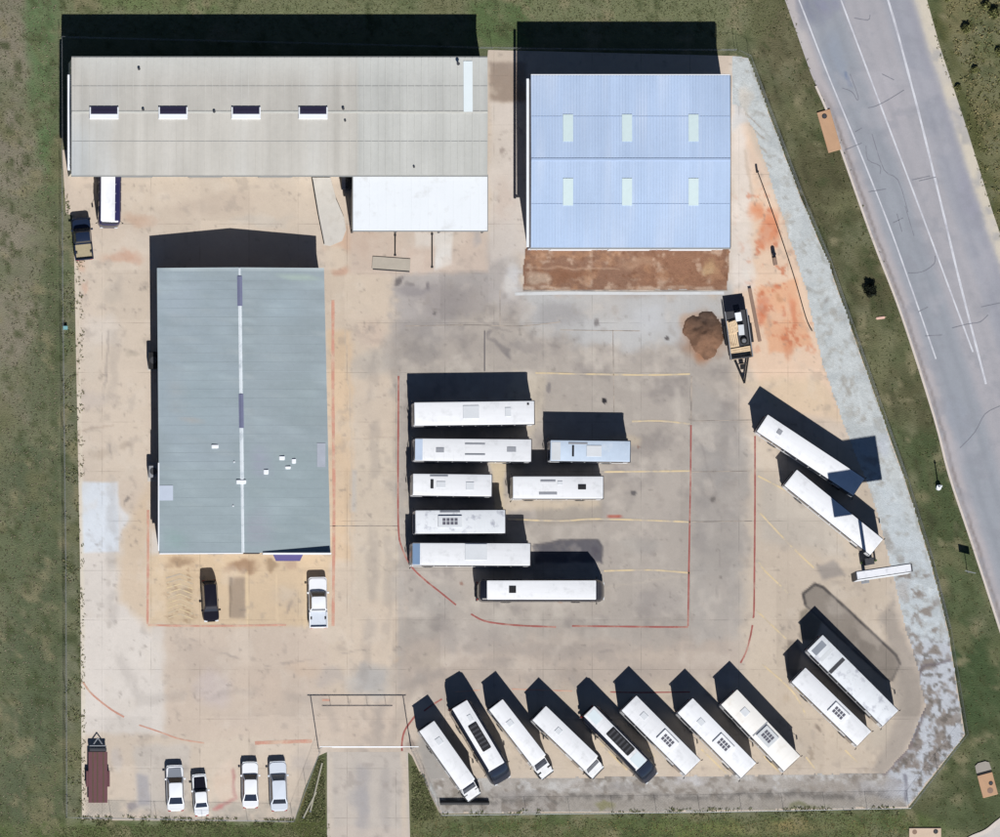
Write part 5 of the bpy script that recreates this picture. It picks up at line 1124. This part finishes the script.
# road sign, white marker post, small marker in the verge
t = px_thing('road_sign','road sign on a thin post in the verge beside the road, lower right','sign',967.5,573,-14)
MB().tube((0,0,0),(0,0,2.6),.035,8).build('post', M['galv'], t); MB().bbox(-.55,.55,-.045,-.036+.02,1.95,2.75,.008,1).build('sign_panel', M['galv'], t)
t = px_thing('marker_post','white capped marker post on the verge, midway down the road','post',938.5,487.5)
MB().tube((0,0,0),(0,0,2.4),.07,10,.05).build('shaft', M['trim_white'], t); MB().tube((0,0,0),(0,0,.5),.3,12,.24).build('base', M['trim_white'], t); MB().tube((0,0,2.4),(0,0,2.65),.11,10,.06).build('cap', M['trim_white'], t)
t = px_thing('survey_board','small pale pink board lying in the verge below the dark bush','board',880.5,318,8)
MB().bbox(-.42,.42,-.12,.12,.02,.08,.01,1).build('board', mat('pink_board',(226,186,170),.8), t); MB().tube((-.5,0,.05),(.55,.02,.05),.03,6).build('stake', M['wood'], t)
# drain inlets
def inlet(label, px, py, ang, L_, W_, m, holes, apron=False):
    t = px_thing('drain_inlet', label, 'drain', px, py, ang, 'concrete drain inlets beside the roads')
    MB().bbox(-L_/2,L_/2,-W_/2,W_/2,0,.16,.03,1).build('slab', M[m], t)
    for hx, hy, s, mm in holes:
        o = MB().tube((hx,hy,.15),(hx,hy,.172),s,14).build('manhole', M[mm], t); MB().tube((hx,hy,.1721),(hx,hy,.18),s*.75,14).build('lid', M['darkgrey'] if mm != 'brown_steel' else M[mm], o)
    if apron:
        MB().bbox(-L_/2,L_/2,.02,.06,0,.2,.01,1)
        MB().bbox(L_/2+.02,L_/2+.22,-W_/2+.05,W_/2-.02,.0,.1,.02,1).build('slot', M['black'], t)
        MB().prism([(L_/2+.25,-W_/2),(L_/2+.25,W_/2),(L_/2+1.0,W_/2-.05),(L_/2+1.2,W_/2-.4),(L_/2+1.2,-W_/2+.4),(L_/2+1.0,-W_/2+.05)],0,.14).build('apron', mat('grey_apron',(158,152,144),.9,var=.15,fine=.12), t)
    return t
inlet('long tan concrete drain slab at the road edge, near the top right',829,131,106,4.2,1.35,'concrete_tan',[(1.55,.05,.26,'black')])
inlet('tan drain slab with grey apron and dark slot in the lower right grass',987.5,785,105,2.3,1.55,'concrete_tan',[(.1,-.35,.22,'black'),(-.6,-.1,.3,'brown_steel')],True)
inlet('pinkish drain slab cut by the bottom edge, below the gravel corner',925,835,0,3.2,1.4,'concrete_pink',[(1.05,.35,.24,'black'),(-1.05,.3,.24,'brown_steel')])

# gate over the drive
t = px_thing('entrance_gate','white overhead beam gate on two posts across the driveway mouth','gate',366,749,0)
def gl(px): return P(px,749)[0]-t.location.x
hx0, hx1 = gl(318.5), gl(411); gh = 5.2
for x in (hx0,hx1): MB().tube((x,0,0),(x,0,gh),.045,10).build('post', M['galv'], t)
MB().tube((hx0-.3,0,gh+.06),(hx1+.3,0,gh+.06),.045,8).build('beam', M['trim_white'], t); MB().tube((hx0+1.0,0,gh-.95),(hx1-1.2,0,gh-.95),.035,8).build('rail', M['trim_white'], t)
h_ = MB()
for k in (.2,.4,.6,.8): x = hx0+(hx1-hx0)*k; h_.tube((x,0,gh-.95),(x,0,gh+.05),.02,6)
h_.build('hanger', M['galv'], t)

# fences
def fence(label, pts, hgt=1.8):
    W = [Vector(P(*p)) for p in pts]; t = thing('chain_link_fence', label, 'fence', (W[0].x,W[0].y,0), 0, 'chain link fences around the yard')
    Q = [w-W[0] for w in W]; rail = MB(); net = MB(); done = set()
    for a, b in zip(Q[:-1], Q[1:]):
        L = (b-a).length; n = max(1, round(L/4.5))
        for k in range(n+1):
            p = a.lerp(b, k/n); key = (round(p.x,1), round(p.y,1))
            if key in done: continue
            done.add(key); MB().tube((p.x,p.y,0),(p.x,p.y,hgt+.05),.016,8).build('post', M['galv'], t)
        rail.tube((a.x,a.y,hgt),(b.x,b.y,hgt),.008,5)
        m = int(L/.3)
        for k in range(m):
            for sgn in (0,1):
                u = k/m; v = (k+ (hgt/ .3)/1.0*1)/m
                zz = hgt
                if v > 1: zz = hgt*(1-u)/(v-u); v = 1
                p = a.lerp(b,u); q = a.lerp(b,v)
                z0, z1 = (0.03,zz) if sgn == 0 else (hgt, hgt-zz)
                net.tube((p.x,p.y,z0),(q.x,q.y,max(z1,.03)),.003,3)
    rail.build('top_rail', M['galv'], t); net.build('wire_mesh', M['galv'], t)
fence('chain link fence along the western grass, left of the sheds', [(61,38),(62,300),(65,560),(66,818)])
fence('chain link fence behind the two metal sheds along the top', [(61,38),(300,44),(492,49),(560,50),(735,51)])
fence('chain link fence on the east edge of the pale gravel by the road', [(738,52),(749,57),(801,195),(829,261),(851,324),(881,409),(906,479),(931,559),(949,629),(966,735)])
fence('chain link fence along the south edge right of the drive', [(966,735),(909,809),(700,813),(440,816),(412,752)])
fence('chain link fence along the south edge left of the drive', [(66,818),(293,822),(319,752)])

# small things around the yard
t = px_thing('steel_beam','rusty steel beam lying on the ground right of the scrap trailer','beam',754.5,315,-79)
MB().box(-2.7,2.7,-.17,.17,.02,.05).box(-2.7,2.7,-.02,.02,.05,.24).build('web', M['brown_steel'], t); MB().box(-2.7,2.7,-.17,.17,.241,.27).build('flange', M['brown_steel'], t)
t = px_thing('barrier_cable','dark cable strung from a short post down the edge of the gravel','cable',757,172)
MB().bbox(-.1,.1,-.1,.1,0,.75,.02,1).build('post', M['black'], t); cb = MB(); pr = None
for p in curve([(758,173),(768,200),(782,240),(795,280),(806,318),(812,331)],6):
    w = Vector((*P(*p),0)); q = (w.x-t.location.x, w.y-t.location.y, .07)
    if pr: cb.tube(pr, q, .055, 6)
    pr = q
cb.build('cable', M['black'], t)
t = px_thing('traffic_barrel','dark upright barrel pair standing on the orange dirt by the gravel','barrel',774,258,-80)
MB().tube((-.35,0,0),(-.35,0,.7),.22,14,.2).tube((-.35,0,.7),(-.35,0,.74),.18,14).build('drum', M['bus_dark'], t); MB().bbox(-.05,.75,-.2,.2,0,.4,.04,1).build('base_block', M['brown_steel'], t)
x, y = P(870,291); t = thing('round_bush','small round nearly black bush in the verge beside the road','bush',(x,y,0))
MB().tube((0,0,0),(0,0,.45),.05,6).build('trunk', M['bark'], t)
def leaves(n, R_, zc, zs, size, cols, seed):
    g = np.random.default_rng(seed); d = g.normal(size=(n,3)); d /= np.linalg.norm(d,axis=1)[:,None]; rr = R_*g.random(n)**.33
    lump = 1+.25*np.sin(d[:,0]*5+d[:,2]*3)*np.cos(d[:,1]*4); c = d*(rr*lump)[:,None]; c[:,2] = zc+c[:,2]*zs; c[:,2] = np.maximum(c[:,2],.05)
    a = g.normal(size=(n,3)); a /= np.linalg.norm(a,axis=1)[:,None]; b = np.cross(a, g.normal(size=(n,3))); b /= np.linalg.norm(b,axis=1)[:,None]
    s = size*(.6+.8*g.random(n))[:,None]; vs = np.stack([c-a*s, c+b*s*.5, c+a*s, c-b*s*.5],1).reshape(-1,3)
    col = np.array(cols)[g.integers(0,len(cols),n)]; return vs, np.arange(4*n).reshape(-1,4), np.repeat(np.clip(lin(col)/K,.004,.8),4,axis=0)
v_, f_, c_ = leaves(900,.62,.55,.8,.11,[(26,32,22),(34,40,26),(20,26,20)],4); rawmesh('crown', v_, f_, c_, M['leaf'], None, t)
# loading ramp, slab, added shadow bars and shadow box by the long shed
rp = [(312,178),(330,178),(336,200),(344,218),(346,230),(342,241),(330,246),(324,245),(318,215)]
t = px_thing('concrete_ramp','pale curved concrete ramp rising to the long beige shed','ramp',328,212)
W = [P(*p) for p in rp]; y1_, y0_ = P(0,178)[1], P(0,246)[1]
MB().prism([(a-t.location.x,b-t.location.y) for a,b in W], 0, lambda x,y: .06+.5*max(0,(y+t.location.y-y0_)/(y1_-y0_))).build('slab', M['concrete'], t)
MB().tube((P(312,180)[0]-t.location.x,P(0,180)[1]-t.location.y,.62),(P(318,215)[0]-t.location.x,P(0,215)[1]-t.location.y,.36),.05,8).tube((P(318,215)[0]-t.location.x,P(0,215)[1]-t.location.y,.36),(P(324,244)[0]-t.location.x,P(0,244)[1]-t.location.y,.14),.05,8).build('edge_shade', M['black'], t)  # black tube draws the shadow line along the ramp's west edge
t = px_thing('dock_slab','low grey-green concrete slab with dark rubber edge below the white canopy','slab',391,265,-4)
MB().bbox(-1.9,1.9,-.5,.75,0,.1,.03,1).build('slab', mat('mossy_concrete',(178,170,158),.9,var=.15,fine=.12), t); MB().bbox(-1.8,1.9,-.6,-.51,0,.16,.02,1).build('rubber_edge', M['darkgrey'], t)
for px, a, b, lb in ((395,234,256,'shorter dark bar drawn for a shadow line below the white canopy'),(432,233,268,'longer dark bar drawn for a shadow line below the white canopy')):
    t = px_thing('shade_bar', lb, 'rail', px, (a+b)/2, 0, 'shadow bars below the canopy'); L = (b-a)*.05  # added dark bars stand in for thin wall shadows
    MB().bbox(-.055,.055,-L,L,.04,.16,.02,1).build('bar', M['black'], t); MB().box(-.12,.12,-L,-L+.2,0,.039).box(-.12,.12,L-.2,L,0,.039).build('shade_bar_end', M['darkgrey'], t)
t = px_thing('corner_shade_box','black box added for the shadowed corner beside the white canopy','shade_box',346.5,184,0)  # added black box stands in for the corner's shadow
MB().bbox(-.55,.55,-.6,.6,.08,1.1,.05,2).build('shade_box_body', M['black'], t); MB().bbox(-.58,.58,-.63,.63,1.103,1.17,.03,1).build('lid', M['bus_dark'], t)
for s in (-1,1): MB().tube((s*.45-.05,-.5,.07),(s*.45+.05,-.5,.07),.07,8).build('caster', M['tyre'], t)
# condensers on the west side of the workshop
for px, py, lb, m in ((152.5,361,'larger black cooling unit against the west wall of the workshop','black'),(152.5,472,'grey cooling unit lower down the west wall of the workshop','midgrey')):
    t = px_thing('cooling_unit', lb, 'cooling unit', px, py, 0, 'cooling units beside the workshop')
    MB().bbox(-.42,.42,-.85 if m=='black' else -.6,.85 if m=='black' else .6,.05,1.25,.06,2).build('housing', M[m], t); f = MB().tube((0,0,1.251),(0,0,1.28),.36,18); f.build('fan_guard', M['darkgrey'], t)
    MB().bbox(-.5,.5,-.95,.95,0,.049,.01,1).build('pad', M['concrete'], t)
t = px_thing('drain_pipe','black corrugated pipe lying on the grey gravel below the leftmost shuttle','pipe',465,803,0)
pm = MB().tube((-2.5,0,.24),(2.4,.0,.24),.2,12)
for k in range(24): pm.tube((-2.45+k*.2,0,.24),(-2.37+k*.2,0,.24),.23,12)
pm.build('pipe', M['black'], t)
for i, (a, b, lb) in enumerate((((322,763),(310,812),'longer pale pipe in the grass triangle left of the drive'),((316,792),(303,818),'shorter pale pipe in the grass triangle left of the drive'))):
    t = px_thing('pale_pipe', lb, 'pipe', *a, 0, 'pipes in the grass'); q = Vector(P(*b))-Vector(P(*a)); pp = MB().tube((0,0,.1),(q.x,q.y,.1),.09,10).build('pipe', M['pipe'], t); MB().tube((q.x*.98,q.y*.98,.1),(q.x,q.y,.1),.12,10).build('collar', M['galv'], pp)
t = px_thing('utility_box','small turquoise valve box beside the western fence','box',65,328)
MB().bbox(-.22,.22,-.16,.16,0,.35,.03,1).build('housing', mat('turquoise_box',(80,140,150),.6), t); MB().bbox(-.25,.25,-.19,.19,.352,.4,.02,1).build('lid', mat('pale_turquoise',(120,170,176),.6), t)

# ------------------------------------------------------------------ ground cover
def tufts(name, n, region, hmin, hmax, wid, cols, seed, avoid=(), dens=None, clump=1):
    g = np.random.default_rng(seed); xs = [p[0] for p in region]; ys = [p[1] for p in region]
    X = g.uniform(min(xs),max(xs),n); Y = g.uniform(min(ys),max(ys),n)
    ok = sd_poly(X,Y,region) < 0
    for a in avoid: ok &= sd_poly(X,Y,a) > g.uniform(-3.5,1.5,n)
    if dens is not None: ok &= fbm(X,Y,dens[0],dens[1]) > dens[2]
    X = X[ok]; Y = Y[ok]; n = len(X); B = 5
    x = np.repeat((X-500)*.1,B); y = np.repeat((418.5-Y)*.1,B); m = n*B
    ang = g.uniform(0,2*math.pi,m); h = np.repeat(g.uniform(hmin,hmax,n),B)*g.uniform(.6,1.2,m); lean = g.uniform(.3,1.1,m)*h; w = wid*g.uniform(.6,1.4,m)
    x = x+g.normal(0,hmax*.35,m); y = y+g.normal(0,hmax*.35,m)
    dx, dy = np.cos(ang), np.sin(ang)
    p0 = np.stack([x-dy*w, y+dx*w, np.full(m,0.0)],1); p1 = np.stack([x+dy*w, y-dx*w, np.full(m,0.0)],1)
    p2 = np.stack([x+dx*lean+dy*w*.6, y+dy*lean-dx*w*.6, h],1); p3 = np.stack([x+dx*lean-dy*w*.6, y+dy*lean+dx*w*.6, h],1)
    vs = np.stack([p0,p1,p2,p3],1).reshape(-1,3); col = np.array(cols)[g.integers(0,len(cols),n)]; col = np.repeat(col,B*4,axis=0)
    return rawmesh(name, vs, np.arange(4*m).reshape(-1,4), np.clip(lin(col)/K,.004,.8), M['leaf'], 'stuff')
ROADP = ROAD_L+ROAD_R[::-1]
G1 = [(118,122,86),(104,110,74),(132,130,98),(110,118,80)]
tufts('dry_grass', 9000, [(-40,-40),(56,-40),(60,860),(-40,860)], .02,.09,.035, [(140,132,110),(120,120,92),(108,114,82),(146,138,118)], 1, dens=(30,301,.3))
tufts('edge_grass', 2600, [(792,0),(811,74),(831,118),(845,158),(866,218),(879,253),(903,316),(935,416),(950,474),(971,537),(998,620),(1006,660),(994,625),(967,545),(946,480),(931,424),(899,324),(875,261),(860,222),(838,160),(824,122),(804,78),(784,2)], .02,.12,.04, [(120,118,82),(98,100,66),(140,132,104)], 21)
tufts('edge_grass', 900, [(76,240),(84,240),(84,480),(86,818),(79,818),(78,480)], .02,.12,.04, [(120,118,82),(98,100,66),(140,132,104)], 22, dens=(12,351,.45))
tufts('edge_grass', 1500, [(925,0),(931,0),(943,47),(969,126),(995,210),(1012,262),(1007,262),(990,212),(964,128),(937,49)], .02,.12,.04, [(150,142,108),(110,112,72),(92,98,60)], 23)
tufts('dry_grass', 9000, [(60,-40),(790,-40),(800,36),(60,36)], .02,.08,.035, G1, 2, avoid=[ROADP])
tufts('verge_grass', 9000, [(752,52),(790,-20),(845,150),(903,316),(950,474),(998,620),(1060,800),(985,830),(940,845),(900,830),(912,808),(967,737),(950,630),(907,480),(852,325),(802,196)], .02,.1,.035, [(98,100,66),(86,94,56),(110,106,76),(78,90,54)], 3, avoid=[ROADP])
tufts('verge_grass', 7000, [(60,826),(330,824),(330,870),(60,870)], .02,.08,.035, G1, 4); tufts('verge_grass', 9000, [(412,820),(910,814),(940,870),(412,870)], .02,.08,.035, G1+[(140,128,88)], 5)
tufts('verge_grass', 1800, [(318,760),(324,758),(325,822),(298,822)], .03,.14,.04, G1, 6); tufts('verge_grass', 1500, [(412,765),(424,775),(438,818),(412,822)], .03,.14,.04, G1, 7)
tufts('brush', 7000, [(932,-60),(1080,-60),(1090,500),(1062,400),(994,205),(968,120)], .04,.18,.05, [(130,124,86),(112,112,72),(100,104,64),(146,136,98)], 8, dens=(26,311,.38))
tufts('fence_weeds', 1800, [(62,180),(73,216),(80,480),(81,816),(66,816),(62,480)], .03,.16,.04, G1+[(124,118,96)], 9, dens=(14,321,.5))
tufts('fence_weeds', 1600, [(66,816),(294,819),(294,827),(66,826)], .03,.16,.04, G1, 10, dens=(14,331,.45)); tufts('fence_weeds', 1800, [(440,811),(906,806),(906,815),(440,818)], .03,.16,.04, G1, 12, dens=(20,341,.5))
# shrubs in the far field
shr = [(966,29,.9),(994,14,1.1),(986,6,.8),(999,52,.7),(947,-2,.7),(975,70,.6),(958,88,.55),(990,100,.7),(999,150,.7),(980,128,.5)]
for i, (px, py, r) in enumerate(shr[:7]):
    r *= .62
    lab = ['dark shrub in the field right of the road, nearest the top edge middle','largest dark shrub in the top right corner field','dark shrub touching the top edge right of the road','shrub cut by the right edge below the corner shrubs','shrub at the road edge cut by the top border','shrub in the middle of the right hand field','small shrub close to the right road shoulder','shrub low in the right hand field','lowest shrub at the right picture edge','smallest shrub between road shoulder and field'][i]
    x, y = P(px,py); t = thing('field_shrub', lab, 'shrub', (x,y,0), 0, 'shrubs in the field right of the road'); MB().tube((0,0,0),(0,0,r*.7),.05,6).build('trunk', M['bark'], t)
    v_, f_, c_ = leaves(420,r*.8,r*.55,.75,.13,[(98,104,64),(112,114,72),(126,126,82)],40+i); rawmesh('crown', v_, f_, c_, M['leaf'], None, t)

# ------------------------------------------------------------------ light, sky, camera
S = Vector((-SUN[0], -SUN[1], 1.0)).normalized()     # towards the sun
el = math.asin(S.z); az = math.atan2(S.x, S.y)
sun = bpy.data.lights.new('sun', 'SUN'); sun.energy = 5.0; sun.angle = R(0.5); sun.color = (1.0, .975, .935)
so = bpy.data.objects.new('sun', sun); COL.objects.link(so); so.rotation_euler = (-S).to_track_quat('-Z','Y').to_euler(); so.location = (0,0,60)
w = bpy.data.worlds.new('World'); scene.world = w; w.use_nodes = True
nt = w.node_tree; bg = nt.nodes['Background']; sk = nt.nodes.new('ShaderNodeTexSky'); sk.sky_type = 'NISHITA'; sk.sun_disc = False; sk.sun_elevation = el; sk.sun_rotation = az
nt.links.new(sk.outputs[0], bg.inputs['Color']); bg.inputs['Strength'].default_value = 0.05; sk.altitude = 2500; sk.dust_density = 0.2; sk.ozone_density = 3.5; sk.air_density = 0.8
cam = bpy.data.cameras.new('camera'); co = bpy.data.objects.new('camera', cam); COL.objects.link(co)
co.location = (NAD[0], NAD[1], H); co.rotation_euler = (0,0,0)
cam.sensor_fit = 'HORIZONTAL'; cam.sensor_width = 36; cam.lens = 36*H/100.0
cam.shift_x = -NAD[0]/100.0; cam.shift_y = -NAD[1]/100.0
cam.clip_start = 10; cam.clip_end = 6000
scene.camera = co
vs_ = scene.view_settings; vs_.view_transform = 'Standard'; vs_.look = 'None'; vs_.gamma = 1; vs_.use_curve_mapping = False
vs_.exposure = 0.52
scene.cycles.max_bounces = 6
